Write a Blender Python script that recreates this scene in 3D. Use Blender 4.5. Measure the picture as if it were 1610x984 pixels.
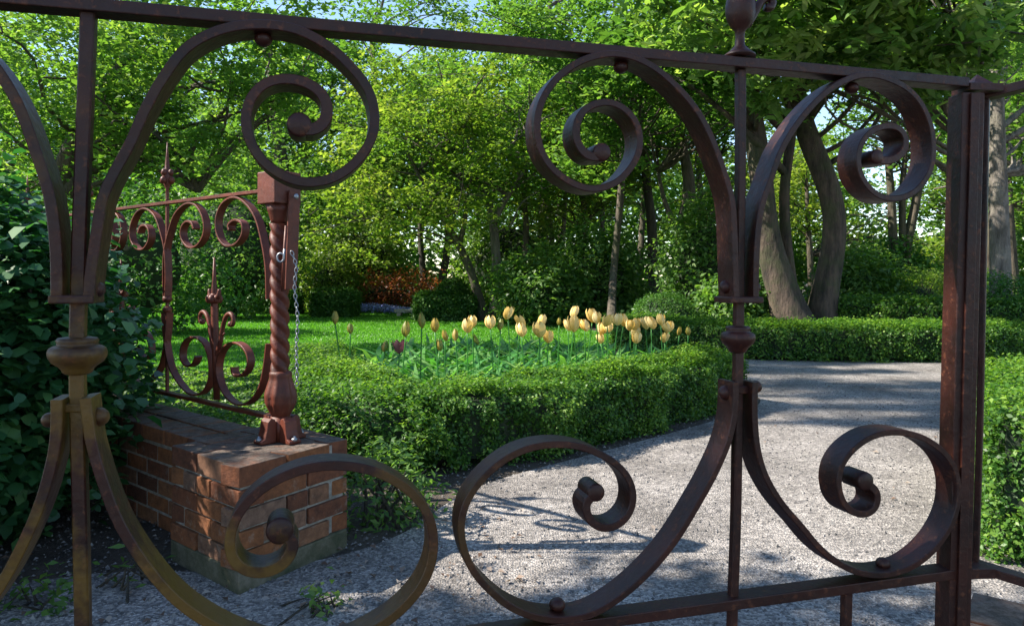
import bpy, math, random
import numpy as np
from mathutils import Vector, Matrix

for o in list(bpy.data.objects):
    bpy.data.objects.remove(o)
SC = bpy.context.scene
COL = SC.collection
R = math.radians

# ------------------------------------------------------------------ camera
F = 1150.0                      # focal length in photograph pixels (1610 wide)
CAM = Vector((0, 0, 1.13))
PPY = 457.0                     # height of the optical axis in the photograph
cd = bpy.data.cameras.new('camera')
cam = bpy.data.objects.new('camera', cd)
COL.objects.link(cam)
cd.sensor_width = 36
cd.lens = 36 * F / 1610
cd.shift_y = -(492 - PPY) / 1610
cd.clip_start = 0.05
cd.clip_end = 2000
CM = Matrix.Rotation(R(89.0), 4, 'X') @ Matrix.Rotation(R(0.5), 4, 'Z')
cam.matrix_world = Matrix.Translation(CAM) @ CM
SC.camera = cam
CR = np.array(CM.to_3x3())

# ------------------------------------------------------------------ light
SUN_DIR = Vector((-1.0, -0.05, 0.90)).normalized()      # towards the sun
el = math.asin(SUN_DIR.z)
az = math.atan2(SUN_DIR.x, SUN_DIR.y)
w = bpy.data.worlds.new('World')
SC.world = w
w.use_nodes = True
nt = w.node_tree
sky = nt.nodes.new('ShaderNodeTexSky')
sky.sky_type = 'NISHITA'
sky.sun_disc = False
sky.sun_elevation = el
sky.sun_rotation = az
sky.air_density = 1.0
sky.dust_density = 0.0
sky.ozone_density = 1.4
bg = nt.nodes['Background']
bg.inputs['Strength'].default_value = 0.11
nt.links.new(sky.outputs[0], bg.inputs[0])
sl = bpy.data.lights.new('sun', 'SUN')
sl.energy = 5.0
sl.angle = R(0.53)
sl.color = (1.0, 0.93, 0.82)
sun = bpy.data.objects.new('sun', sl)
COL.objects.link(sun)
sun.rotation_euler = (-SUN_DIR).to_track_quat('-Z', 'Y').to_euler()
vs = SC.view_settings
SC.display_settings.display_device = 'sRGB'
vs.view_transform = 'Standard'
vs.look = 'None'
vs.gamma = 1.0
vs.use_curve_mapping = False
vs.exposure = 1.5
cy = SC.cycles
SC.render.engine = 'CYCLES'
cy.max_bounces = 7
cy.diffuse_bounces = 4
cy.transmission_bounces = 4
cy.glossy_bounces = 2
cy.transparent_max_bounces = 4
cy.use_denoising = True
cy.sample_clamp_indirect = 6
try:
    SC.render.filter_size = 1.7
except Exception:
    pass

# ------------------------------------------------------------------ helpers
def ray(px, py):
    d = CR @ np.array([(px - 805), -(py - PPY), -F])
    return d

def at(px, py, Y):                       # the point seen there, Y metres ahead
    d = ray(px, py)
    return Vector(tuple(np.array(CAM) + d * (Y / d[1])))

def onz(px, py, z=0.0):                  # the point seen there, at height z
    d = ray(px, py)
    return Vector(tuple(np.array(CAM) + d * ((z - CAM.z) / d[2])))

class Plane:                             # an upright plane through p along direction g
    def __init__(s, p, g):
        s.p = np.array([p[0], p[1], 0.0])
        g = np.array([g[0], g[1], 0.0]); s.g = g / np.linalg.norm(g)
        s.n = np.array([-s.g[1], s.g[0], 0.0])
    def hit(s, px, py):
        d = ray(px, py); o = np.array(CAM)
        t = np.dot(s.p - o, s.n) / np.dot(d, s.n)
        return o + d * t
    def scale(s, px, py):                # metres per photograph pixel there
        h = s.hit(px, py)
        return np.linalg.norm(h - np.array(CAM)) / np.linalg.norm(ray(px, py))

class MB:
    def __init__(s):
        s.v = []; s.f = []; s.n = 0; s.sm = []; s.r = []
    def add(s, verts, faces, smooth=True, rnd=0.5):
        verts = np.asarray(verts, float)
        s.v.append(verts)
        for f in faces:
            s.f.append(tuple(i + s.n for i in f)); s.sm.append(smooth); s.r.append(rnd)
        s.n += len(verts)
    def box(s, c, ax, ay, az_, rnd=0.5):     # centre and three half axis vectors
        c, ax, ay, az_ = map(lambda q: np.array(q, float), (c, ax, ay, az_))
        vv = [c + i * ax + j * ay + k * az_ for k in (-1, 1) for j in (-1, 1) for i in (-1, 1)]
        ff = [(0, 2, 3, 1), (4, 5, 7, 6), (0, 1, 5, 4), (2, 6, 7, 3), (0, 4, 6, 2), (1, 3, 7, 5)]
        s.add(vv, ff, False, rnd)
    def tube(s, pts, rad, n=8, caps=True, rnd=0.5, wob=0.0):
        pts = np.asarray(pts, float); m = len(pts)
        rad = np.full(m, rad, float) if np.isscalar(rad) else np.asarray(rad, float)
        T = np.gradient(pts, axis=0); T /= np.linalg.norm(T, axis=1)[:, None] + 1e-12
        up = np.array([0, 0, 1.0]) if abs(T[0][2]) < 0.9 else np.array([1.0, 0, 0])
        V = []
        u = np.cross(T[0], up); u /= np.linalg.norm(u)
        ph = np.arange(n) * 2 * math.pi / n
        for i in range(m):
            u = u - T[i] * np.dot(u, T[i]); u /= np.linalg.norm(u) + 1e-12
            v = np.cross(T[i], u)
            rr = rad[i] * (1 + wob * np.sin(ph * 3 + i * 0.35 + rnd * 7) + 0.5 * wob * np.sin(ph * 5 - i * 0.2))
            V.append(pts[i] + np.outer(np.cos(ph) * rr, u) + np.outer(np.sin(ph) * rr, v))
        V = np.concatenate(V)
        ff = []
        for i in range(m - 1):
            for k in range(n):
                a = i * n + k; b = i * n + (k + 1) % n
                ff.append((a, b, b + n, a + n))
        if caps:
            ff.append(tuple(range(n - 1, -1, -1))); ff.append(tuple((m - 1) * n + k for k in range(n)))
        s.add(V, ff, True, rnd)
    def lathe(s, c, prof, n=20, axis=(0, 0, 1), rnd=0.5):   # prof: (radius, height along axis)
        ax = np.array(axis, float); ax /= np.linalg.norm(ax)
        u = np.cross(ax, [0.3, 1, 0.2]); u /= np.linalg.norm(u); v = np.cross(ax, u)
        ph = np.arange(n) * 2 * math.pi / n
        V = []
        for r_, h in prof:
            V.append(np.array(c) + ax * h + np.outer(np.cos(ph) * r_, u) + np.outer(np.sin(ph) * r_, v))
        V = np.concatenate(V); ff = []
        for i in range(len(prof) - 1):
            for k in range(n):
                a = i * n + k; b = i * n + (k + 1) % n
                ff.append((a, b, b + n, a + n))
        ff.append(tuple(range(n - 1, -1, -1))); ff.append(tuple((len(prof) - 1) * n + k for k in range(n)))
        s.add(V, ff, True, rnd)
    def ball(s, c, r, sq=1.0, n=14, axis=(0, 0, 1)):
        k = 9
        s.lathe(c, [(max(1e-4, r * math.sin(math.pi * i / k)), -r * sq * math.cos(math.pi * i / k)) for i in range(k + 1)], n, axis)
    def build(s, name, mat, parent=None, bevel=0.0):
        me = bpy.data.meshes.new(name)
        if s.v:
            me.from_pydata(np.concatenate(s.v).tolist(), [], s.f)
            me.polygons.foreach_set('use_smooth', s.sm)
            a = me.attributes.new('rnd', 'FLOAT', 'FACE')
            a.data.foreach_set('value', s.r)
        me.materials.append(mat)
        me.update()
        o = bpy.data.objects.new(name, me)
        COL.objects.link(o)
        if parent is not None:
            o.parent = parent
            o.matrix_parent_inverse = parent.matrix_basis.inverted()
        if bevel:
            b = o.modifiers.new('bevel', 'BEVEL'); b.width = bevel; b.segments = 2
            b.limit_method = 'ANGLE'; b.angle_limit = R(50)
        return o

def quads(name, V, rnd, mat, parent=None, smooth=False, per=4):
    """V: (n*per,3) vertices, one polygon of `per` corners each."""
    n = len(V) // per
    me = bpy.data.meshes.new(name)
    me.vertices.add(n * per); me.loops.add(n * per); me.polygons.add(n)
    me.vertices.foreach_set('co', np.asarray(V, np.float32).ravel())
    me.loops.foreach_set('vertex_index', np.arange(n * per, dtype=np.int32))
    me.polygons.foreach_set('loop_start', np.arange(0, n * per, per, dtype=np.int32))
    try:
        me.polygons.foreach_set('loop_total', np.full(n, per, dtype=np.int32))
    except Exception:
        pass
    a = me.attributes.new('rnd', 'FLOAT', 'FACE')
    a.data.foreach_set('value', np.asarray(rnd, np.float32))
    me.materials.append(mat)
    me.update(calc_edges=True)
    o = bpy.data.objects.new(name, me)
    COL.objects.link(o)
    if parent is not None:
        o.parent = parent
        o.matrix_parent_inverse = parent.matrix_basis.inverted()
    return o

def norm(a):
    return a / (np.linalg.norm(a, axis=-1, keepdims=True) + 1e-12)

def leaves(rg, C, size, aspect=0.55, up=0.5, fold=0.18, var=0.35, droop=0.0, outward=None, hexa=False):
    """leaf quads (base, side, tip, side) round centres C"""
    n = len(C)
    N = rg.normal(size=(n, 3)); N = norm(N)
    N[:, 2] = np.abs(N[:, 2]) * 1.0 + up
    if outward is not None:
        N = N + outward
    N = norm(N)
    D = rg.normal(size=(n, 3)); D[:, 2] -= droop
    D = norm(D - N * np.sum(D * N, 1)[:, None])
    S = np.cross(N, D)
    L = size * (1 + var * (rg.random(n) * 2 - 1))[:, None]
    W = L * aspect * 0.5
    base = C - D * L * 0.5
    tip = C + D * L * 0.5 - N * L * 0.06
    mid = C - D * L * 0.05
    s1 = mid + S * W + N * W * fold * 2
    s2 = mid - S * W + N * W * fold * 2
    if hexa:
        f = N * W * fold * 2
        q1 = C - D * L * .30; q2 = C + D * L * .18
        V = np.stack([base, q1 + S * W * .85 + f, q2 + S * W * .85 + f, tip, q2 - S * W * .85 + f, q1 - S * W * .85 + f], 1).reshape(-1, 3)
        return V
    V = np.stack([base, s1, tip, s2], 1).reshape(-1, 3)
    return V

def tag(o, label=None, cat=None, group=None, kind=None):
    if label: o['label'] = label
    if cat: o['category'] = cat
    if group: o['group'] = group
    if kind: o['kind'] = kind
    return o

def empty(name, loc=(0, 0, 0), label=None, cat=None, group=None, kind=None):
    o = bpy.data.objects.new(name, None)
    o.empty_display_size = 0.1
    o.location = loc
    COL.objects.link(o)
    bpy.context.view_layer.update()
    return tag(o, label, cat, group, kind)

def smooth_path(pts, step, sig=1.2):
    """Catmull-Rom through pts, resampled evenly"""
    P = np.asarray(pts, float)
    P = np.vstack([2 * P[0] - P[1], P, 2 * P[-1] - P[-2]])
    out = []
    for i in range(1, len(P) - 2):
        p0, p1, p2, p3 = P[i - 1], P[i], P[i + 1], P[i + 2]
        for t in np.linspace(0, 1, 12, endpoint=False):
            out.append(0.5 * ((2 * p1) + (-p0 + p2) * t + (2 * p0 - 5 * p1 + 4 * p2 - p3) * t * t + (-p0 + 3 * p1 - 3 * p2 + p3) * t ** 3))
    out.append(P[-2]); out = np.array(out)
    s = np.concatenate([[0], np.cumsum(np.linalg.norm(np.diff(out, axis=0), axis=1))])
    m = max(8, int(s[-1] / step))
    q = np.linspace(0, s[-1], m)
    out = np.stack([np.interp(q, s, out[:, k]) for k in range(3)], 1)
    if sig > 0:
        k = np.arange(-6, 7); g = np.exp(-0.5 * (k / sig) ** 2); g /= g.sum()
        pad = np.vstack([2 * out[0] - out[1:7][::-1], out, 2 * out[-1] - out[-7:-1][::-1]])
        out = np.stack([np.convolve(pad[:, i], g, 'valid') for i in range(3)], 1)
    return out

def band(mb, pl, pts, wdt, thk, grow=0.0, step=0.006, sig=2.0, bev=0.0012):
    """flat iron band bent in plane pl, its width across the plane"""
    P = smooth_path(pts, step, sig)
    T = norm(np.gradient(P, axis=0))
    n = pl.n
    S = norm(np.cross(T, n))
    m = len(P)
    V = []
    for i in range(m):
        t = thk / 2 * (1 + grow * max(0, (i / m - 0.86) / 0.14))
        a = wdt / 2
        b = bev
        prof = [(-a + b, -t), (a - b, -t), (a, -t + b), (a, t - b), (a - b, t), (-a + b, t), (-a, t - b), (-a, -t + b)]
        for x, y in prof:
            V.append(P[i] + n * x + S[i] * y)
    ff = []
    for i in range(m - 1):
        for k in range(8):
            a = i * 8 + k; b = i * 8 + (k + 1) % 8
            ff.append((a, a + 8, b + 8, b))
    ff.append(tuple(range(8))); ff.append(tuple((m - 1) * 8 + k for k in range(7, -1, -1)))
    mb.add(V, ff, False)
    return P

# ------------------------------------------------------------------ materials
def newmat(name):
    m = bpy.data.materials.new(name); m.use_nodes = True
    t = m.node_tree; b = t.nodes['Principled BSDF']
    return m, t, b

def ramp(t, stops):
    n = t.nodes.new('ShaderNodeValToRGB')
    e = n.color_ramp.elements
    while len(e) < len(stops): e.new(0.5)
    for i, (p, c) in enumerate(stops):
        e[i].position = p; e[i].color = (*c, 1)
    return n

def noise(t, scale, detail=4, rough=0.6, coord='Object', src=None):
    n = t.nodes.new('ShaderNodeTexNoise')
    n.inputs['Scale'].default_value = scale; n.inputs['Detail'].default_value = detail
    n.inputs['Roughness'].default_value = rough
    if src is None:
        tc = t.nodes.new('ShaderNodeTexCoord'); t.links.new(tc.outputs[coord], n.inputs['Vector'])
    else:
        t.links.new(src, n.inputs['Vector'])
    return n

def mixc(t, a, b, fac, mode='MIX'):
    n = t.nodes.new('ShaderNodeMix'); n.data_type = 'RGBA'; n.blend_type = mode
    for s, v in ((6, a), (7, b)):
        if isinstance(v, tuple): n.inputs[s].default_value = (*v, 1)
        else: t.links.new(v, n.inputs[s])
    if isinstance(fac, (int, float)): n.inputs[0].default_value = fac
    else: t.links.new(fac, n.inputs[0])
    return n.outputs[2]

def bump(t, b, src, strength=0.4, dist=0.01):
    n = t.nodes.new('ShaderNodeBump'); n.inputs['Strength'].default_value = strength
    n.inputs['Distance'].default_value = dist
    t.links.new(src, n.inputs['Height']); t.links.new(n.outputs[0], b.inputs['Normal'])

def leafmat(name, c0, c1, c2, trans=0.4, tc=None, rough=0.45, spec=0.35):
    """c0..c2: darkest, middle and palest leaf of the plant; light passes through"""
    m, t, b = newmat(name)
    at_ = t.nodes.new('ShaderNodeAttribute'); at_.attribute_name = 'rnd'
    r = ramp(t, [(0.0, c0), (0.5, c1), (1.0, c2)])
    t.links.new(at_.outputs['Fac'], r.inputs[0])
    t.links.new(r.outputs[0], b.inputs['Base Color'])
    b.inputs['Roughness'].default_value = rough
    b.inputs['Specular IOR Level'].default_value = spec
    tr = t.nodes.new('ShaderNodeBsdfTranslucent')
    tint = mixc(t, r.outputs[0], tc or (0.92, 1.0, 0.35), 1.0, 'MULTIPLY')
    bright = mixc(t, tint, (1.75, 1.75, 1.75), 1.0, 'MULTIPLY')
    t.links.new(bright, tr.inputs[0])
    mx = t.nodes.new('ShaderNodeMixShader'); mx.inputs[0].default_value = trans
    t.links.new(b.outputs[0], mx.inputs[1]); t.links.new(tr.outputs[0], mx.inputs[2])
    t.links.new(mx.outputs[0], t.nodes['Material Output'].inputs[0])
    return m

def iron(name, base, dark, rough=0.42, moss=0.0, mosscol=(0.15, 0.082, 0.010)):
    m, t, b = newmat(name)
    n1 = noise(t, 9, 5, 0.65)
    r1 = ramp(t, [(0.3, dark), (0.62, base), (0.8, tuple(min(1, x * 1.5) for x in base))])
    t.links.new(n1.outputs[0], r1.inputs[0])
    col = r1.outputs[0]
    n2 = noise(t, 70, 4, 0.7)
    r2 = ramp(t, [(0.56, (0, 0, 0)), (0.68, (1, 1, 1))])
    t.links.new(n2.outputs[0], r2.inputs[0])
    sc = t.nodes.new('ShaderNodeMath'); sc.operation = 'MULTIPLY'; sc.inputs[1].default_value = 0.4
    t.links.new(r2.outputs[0], sc.inputs[0])
    col = mixc(t, col, (0.17, 0.055, 0.022), sc.outputs[0])
    if moss:
        # old yellow-green growth, low down on the left of the leaf
        tc = t.nodes.new('ShaderNodeTexCoord')
        sp = t.nodes.new('ShaderNodeSeparateXYZ'); t.links.new(tc.outputs['Object'], sp.inputs[0])
        mx = t.nodes.new('ShaderNodeMapRange'); mx.inputs[1].default_value = 0.10; mx.inputs[2].default_value = -0.35
        t.links.new(sp.outputs[0], mx.inputs[0])
        mz = t.nodes.new('ShaderNodeMapRange'); mz.inputs[1].default_value = 1.45; mz.inputs[2].default_value = 0.95
        t.links.new(sp.outputs[2], mz.inputs[0])
        nn = noise(t, 6.3, 5, 0.7)
        rr = ramp(t, [(0.47, (0, 0, 0)), (0.60, (1, 1, 1))]); t.links.new(nn.outputs[0], rr.inputs[0])
        m1 = t.nodes.new('ShaderNodeMath'); m1.operation = 'MULTIPLY'
        t.links.new(mx.outputs[0], m1.inputs[0]); t.links.new(mz.outputs[0], m1.inputs[1])
        m2 = t.nodes.new('ShaderNodeMath'); m2.operation = 'MULTIPLY'
        t.links.new(m1.outputs[0], m2.inputs[0]); t.links.new(rr.outputs[0], m2.inputs[1])
        m3 = t.nodes.new('ShaderNodeMath'); m3.operation = 'MULTIPLY'; m3.inputs[1].default_value = moss
        t.links.new(m2.outputs[0], m3.inputs[0])
        col = mixc(t, col, mosscol, m3.outputs[0])
    t.links.new(col, b.inputs['Base Color'])
    b.inputs['Roughness'].default_value = rough
    rr2 = t.nodes.new('ShaderNodeMapRange'); rr2.inputs[3].default_value = rough - 0.1; rr2.inputs[4].default_value = rough + 0.25
    t.links.new(n2.outputs[0], rr2.inputs[0]); t.links.new(rr2.outputs[0], b.inputs['Roughness'])
    b.inputs['Specular IOR Level'].default_value = 0.32
    nh = noise(t, 34, 3, 0.6)        # hammer marks and flaking under the fine grain
    sm = t.nodes.new('ShaderNodeMath'); sm.operation = 'MULTIPLY_ADD'; sm.inputs[1].default_value = 0.35
    t.links.new(n2.outputs[0], sm.inputs[0]); t.links.new(nh.outputs[0], sm.inputs[2])
    bump(t, b, sm.outputs[0], 0.5, 0.004)
    return m

M = {}
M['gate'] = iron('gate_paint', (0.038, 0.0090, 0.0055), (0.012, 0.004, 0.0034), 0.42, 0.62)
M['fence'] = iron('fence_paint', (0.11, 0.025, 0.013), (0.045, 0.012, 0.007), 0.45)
M['zinc'] = newmat('zinc')[0]
b_ = M['zinc'].node_tree.nodes['Principled BSDF']
b_.inputs['Base Color'].default_value = (0.26, 0.27, 0.29, 1); b_.inputs['Metallic'].default_value = 0.8; b_.inputs['Roughness'].default_value = 0.45

M['maple'] = leafmat('maple_leaf', (0.06, 0.14, 0.030), (0.12, 0.22, 0.045), (0.25, 0.33, 0.10), 0.5)
M['green'] = leafmat('green_leaf', (0.05, 0.12, 0.030), (0.09, 0.18, 0.042), (0.17, 0.26, 0.07), 0.5)
M['gold'] = leafmat('gold_leaf', (0.07, 0.14, 0.025), (0.13, 0.20, 0.035), (0.26, 0.30, 0.08), 0.5)
M['dark'] = leafmat('dark_leaf', (0.025, 0.08, 0.018), (0.050, 0.14, 0.028), (0.10, 0.20, 0.045), 0.42)
M['rhodo'] = leafmat('evergreen_leaf', (0.045, 0.11, 0.03), (0.13, 0.23, 0.06), (0.30, 0.38, 0.14), 0.5, rough=0.35, spec=0.5)
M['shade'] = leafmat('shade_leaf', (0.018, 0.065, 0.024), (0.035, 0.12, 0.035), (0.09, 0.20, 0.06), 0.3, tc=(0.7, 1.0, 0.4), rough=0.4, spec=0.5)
M['box'] = leafmat('box_leaf', (0.025, 0.075, 0.012), (0.065, 0.16, 0.022), (0.21, 0.33, 0.05), 0.42)
M['topiary'] = leafmat('topiary_leaf', (0.025, 0.08, 0.015), (0.05, 0.13, 0.022), (0.10, 0.19, 0.03), 0.3)
M['red'] = leafmat('red_leaf', (0.17, 0.04, 0.02), (0.28, 0.09, 0.035), (0.20, 0.17, 0.04), 0.4, tc=(1.0, 0.8, 0.4))
M['tulipleaf'] = leafmat('tulip_leaf', (0.04, 0.15, 0.035), (0.08, 0.25, 0.06), (0.22, 0.38, 0.11), 0.42, tc=(0.85, 1.0, 0.35), rough=0.4)
M['grass'] = leafmat('grass_blade', (0.05, 0.17, 0.015), (0.085, 0.25, 0.02), (0.13, 0.31, 0.03), 0.4)
M['blue'] = leafmat('blue_petal', (0.22, 0.25, 0.55), (0.35, 0.38, 0.7), (0.55, 0.58, 0.8), 0.3, tc=(1, 1, 1))
M['yellow'] = leafmat('yellow_petal', (0.78, 0.50, 0.12), (0.82, 0.60, 0.22), (0.86, 0.70, 0.36), 0.3, tc=(0.45, 0.42, 0.3))
M['bud'] = leafmat('green_petal', (0.16, 0.22, 0.04), (0.32, 0.26, 0.05), (0.50, 0.34, 0.08), 0.35, tc=(0.5, 0.5, 0.25))
M['pink'] = leafmat('pink_petal', (0.22, 0.07, 0.10), (0.28, 0.10, 0.14), (0.36, 0.16, 0.18), 0.35, tc=(0.5, 0.3, 0.3))
M['litter'] = leafmat('dry_leaf', (0.09, 0.05, 0.03), (0.18, 0.12, 0.085), (0.36, 0.31, 0.26), 0.1, tc=(1, 0.8, 0.5), rough=0.7)
M['pebble'] = leafmat('pebble', (0.06, 0.06, 0.06), (0.12, 0.11, 0.105), (0.26, 0.245, 0.23), 0.0, rough=0.85)

def bark(name, a, c, moss=0.0, sc=9.0):
    m, t, b = newmat(name)
    tc = t.nodes.new('ShaderNodeTexCoord')
    mp = t.nodes.new('ShaderNodeMapping'); mp.inputs['Scale'].default_value = (1, 1, 0.25)
    t.links.new(tc.outputs['Object'], mp.inputs[0])
    n1 = noise(t, sc, 6, 0.7, src=mp.outputs[0])
    r = ramp(t, [(0.34, a), (0.66, c)])
    t.links.new(n1.outputs[0], r.inputs[0]); col = r.outputs[0]
    if moss:
        n2 = noise(t, 2.2, 7, 0.75)
        r2 = ramp(t, [(0.45, (0, 0, 0)), (0.6, (moss,) * 3)]); t.links.new(n2.outputs[0], r2.inputs[0])
        col = mixc(t, col, (0.035, 0.048, 0.012), r2.outputs[0])
    t.links.new(col, b.inputs['Base Color']); b.inputs['Roughness'].default_value = 0.9
    bump(t, b, n1.outputs[0], 1.0, 0.07)
    return m
M['bark'] = bark('bark', (0.035, 0.027, 0.02), (0.12, 0.095, 0.07), 0.5)
M['bark_big'] = bark('bark_big', (0.012, 0.009, 0.007), (0.105, 0.072, 0.052), 0.6, 7)
M['bark_pale'] = bark('bark_pale', (0.06, 0.05, 0.042), (0.24, 0.21, 0.18), 0.3)
M['twig'] = bark('twig', (0.02, 0.018, 0.012), (0.06, 0.05, 0.035))

def brickmat(name, dirt=False):
    m, t, b = newmat(name)
    at_ = t.nodes.new('ShaderNodeAttribute'); at_.attribute_name = 'rnd'
    r = ramp(t, [(0.0, (0.09, 0.034, 0.016)), (0.35, (0.19, 0.062, 0.024)), (0.7, (0.26, 0.098, 0.030)), (1.0, (0.20, 0.115, 0.075))])
    t.links.new(at_.outputs['Fac'], r.inputs[0])
    n = noise(t, 28, 5, 0.7)
    rr = ramp(t, [(0.3, (0.45, 0.42, 0.40)), (0.7, (1.15, 1.12, 1.1))]); t.links.new(n.outputs[0], rr.inputs[0])
    col = mixc(t, r.outputs[0], rr.outputs[0], 1.0, 'MULTIPLY')
    if dirt:                       # earth and moss lie only on faces that look up
        n3 = noise(t, 9, 6, 0.75)
        r3 = ramp(t, [(0.30, (0.15, 0.15, 0.15)), (0.52, (0.9, 0.9, 0.9))]); t.links.new(n3.outputs[0], r3.inputs[0])
        ge = t.nodes.new('ShaderNodeNewGeometry'); sx = t.nodes.new('ShaderNodeSeparateXYZ'); t.links.new(ge.outputs['Normal'], sx.inputs[0])
        ml = t.nodes.new('ShaderNodeMath'); ml.operation = 'MULTIPLY'; ml.use_clamp = True
        t.links.new(sx.outputs[2], ml.inputs[0]); t.links.new(r3.outputs[0], ml.inputs[1])
        n5 = noise(t, 30, 5, 0.8)
        r5 = ramp(t, [(0.4, (0.035, 0.03, 0.022)), (0.6, (0.13, 0.105, 0.085))]); t.links.new(n5.outputs[0], r5.inputs[0])
        col = mixc(t, col, r5.outputs[0], ml.outputs[0])
    else:
        n3 = noise(t, 13, 6, 0.75)
        r3 = ramp(t, [(0.56, (0, 0, 0)), (0.75, (0.6, 0.6, 0.6))]); t.links.new(n3.outputs[0], r3.inputs[0])
        col = mixc(t, col, (0.30, 0.25, 0.20), r3.outputs[0])
    t.links.new(col, b.inputs['Base Color']); b.inputs['Roughness'].default_value = 0.9
    n4 = noise(t, 45, 7, 0.75)
    bump(t, b, n4.outputs[0], 0.9, 0.010)
    return m
M['brick'] = brickmat('brick')
M['brick_top'] = brickmat('brick_top', True)

def simple_noise(name, scale, stops, rough=0.9, bs=0.5, bd=0.01, b2=80):
    m, t, b = newmat(name)
    n = noise(t, scale, 6, 0.7)
    r = ramp(t, stops); t.links.new(n.outputs[0], r.inputs[0])
    t.links.new(r.outputs[0], b.inputs['Base Color']); b.inputs['Roughness'].default_value = rough
    n2 = noise(t, b2, 5, 0.7)
    bump(t, b, n2.outputs[0], bs, bd)
    return m
M['mortar'] = simple_noise('mortar', 20, [(0.35, (0.15, 0.135, 0.11)), (0.65, (0.34, 0.31, 0.27))])
M['concrete'] = simple_noise('concrete', 9, [(0.32, (0.035, 0.045, 0.018)), (0.5, (0.09, 0.085, 0.05)), (0.7, (0.17, 0.15, 0.11))], bs=0.9)
M['soil'] = simple_noise('soil', 3.5, [(0.35, (0.035, 0.028, 0.02)), (0.6, (0.085, 0.065, 0.048))], bs=1.0, bd=0.03, b2=40)
M['lawn'] = simple_noise('lawn', 6, [(0.35, (0.04, 0.13, 0.015)), (0.6, (0.07, 0.21, 0.02))], bs=1.0, bd=0.02, b2=90)
M['stone'] = simple_noise('stone', 8, [(0.3, (0.30, 0.25, 0.22)), (0.7, (0.5, 0.44, 0.40))])
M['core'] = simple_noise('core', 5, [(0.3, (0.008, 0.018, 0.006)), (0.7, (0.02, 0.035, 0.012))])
M['wallpaint'] = simple_noise('wallpaint', 2, [(0.3, (0.55, 0.55, 0.56)), (0.7, (0.68, 0.68, 0.68))], bs=0.1)
m_, t_, bb = newmat('gravel')
tc_ = t_.nodes.new('ShaderNodeTexCoord')
vo = t_.nodes.new('ShaderNodeTexVoronoi'); vo.inputs['Scale'].default_value = 105
t_.links.new(tc_.outputs['Object'], vo.inputs['Vector'])
bw = t_.nodes.new('ShaderNodeSeparateColor'); t_.links.new(vo.outputs['Color'], bw.inputs[0])
rg_ = ramp(t_, [(0.0, (0.11, 0.103, 0.10)), (0.5, (0.235, 0.218, 0.205)), (1.0, (0.42, 0.39, 0.36))])
t_.links.new(bw.outputs[0], rg_.inputs[0])
nb = noise(t_, 1.1, 6, 0.7)
rb = ramp(t_, [(0.36, (0.50, 0.48, 0.46)), (0.60, (1.12, 1.10, 1.08))]); t_.links.new(nb.outputs[0], rb.inputs[0])
c_ = mixc(t_, rg_.outputs[0], rb.outputs[0], 1.0, 'MULTIPLY')
nf = noise(t_, 14, 5, 0.8)
rf = ramp(t_, [(0.35, (0.7, 0.7, 0.7)), (0.65, (1.15, 1.15, 1.15))]); t_.links.new(nf.outputs[0], rf.inputs[0])
c_ = mixc(t_, c_, rf.outputs[0], 1.0, 'MULTIPLY')
t_.links.new(c_, bb.inputs['Base Color']); bb.inputs['Roughness'].default_value = 0.95
bump(t_, bb, vo.outputs['Distance'], 0.9, 0.008)
M['gravel'] = m_

# ------------------------------------------------------------------ ground
def sheet(name, pts, z, mat, res=None, amp=0.0, seed=1):
    """a closed outline filled as a flat sheet"""
    me = bpy.data.meshes.new(name)
    me.from_pydata([(x, y, z) for x, y in pts], [], [tuple(range(len(pts)))])
    me.materials.append(mat); me.update()
    o = bpy.data.objects.new(name, me); COL.objects.link(o)
    return tag(o, kind='structure')
sheet('ground', [(-400, -60), (400, -60), (400, 700), (-400, 700)], 0.0, M['soil'])

def curve2(pts, n=8):
    P = smooth_path([(x, y, 0) for x, y in pts], 0.12, 1.5)
    return [(p[0], p[1]) for p in P]
# gravel path: from under the gate, past the hedge, out to the right
left_edge = [(-2.6, -3.0), (-2.5, 0.5), (-2.1, 2.2), (-1.6, 2.75), (-1.0, 2.75), (-0.5, 3.1), (-0.2, 3.9), (0.6, 4.75), (1.6, 5.8), (2.3, 6.7), (2.3, 7.6), (1.3, 8.6), (0.6, 9.2), (0.8, 9.9), (1.8, 10.45)]
far_edge = [(5, 10.3), (9, 9.9), (15, 10.2), (24, 11.5)]
near_edge = [(24, 8.2), (14, 7.0), (7.5, 6.2), (4.6, 5.9), (3.5, 5.2), (2.8, 4.2), (2.25, 3.0), (2.2, 1.0), (2.1, -3.0)]
sheet('path', curve2(left_edge) + curve2(far_edge) + curve2(near_edge), 0.006, M['gravel'])
sheet('lawn', curve2([(-26, 26), (-22, 12), (-13, 7.5), (-6, 6.9), (-2.2, 8.6), (-0.6, 9.6), (0.7, 10.5), (2.2, 13), (1.2, 18), (-1, 22), (-6, 25.5), (-14, 27), (-26, 26)]), 0.004, M['lawn'])

def inpoly(P, poly):
    poly = np.array(poly); x, y = P[:, 0], P[:, 1]
    ins = np.zeros(len(P), bool); j = len(poly) - 1
    for i in range(len(poly)):
        xi, yi = poly[i]; xj, yj = poly[j]
        c = ((yi > y) != (yj > y)) & (x < (xj - xi) * (y - yi) / (yj - yi + 1e-12) + xi)
        ins ^= c; j = i
    return ins
path_poly = left_edge + far_edge + near_edge
lawn_poly = [(-26, 26), (-22, 12), (-13, 7.5), (-6, 6.9), (-2.2, 8.6), (-0.6, 9.6), (0.7, 10.5), (2.2, 13), (1.2, 18), (-1, 22), (-6, 25.5), (-14, 27)]

rg = np.random.default_rng(7)
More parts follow.
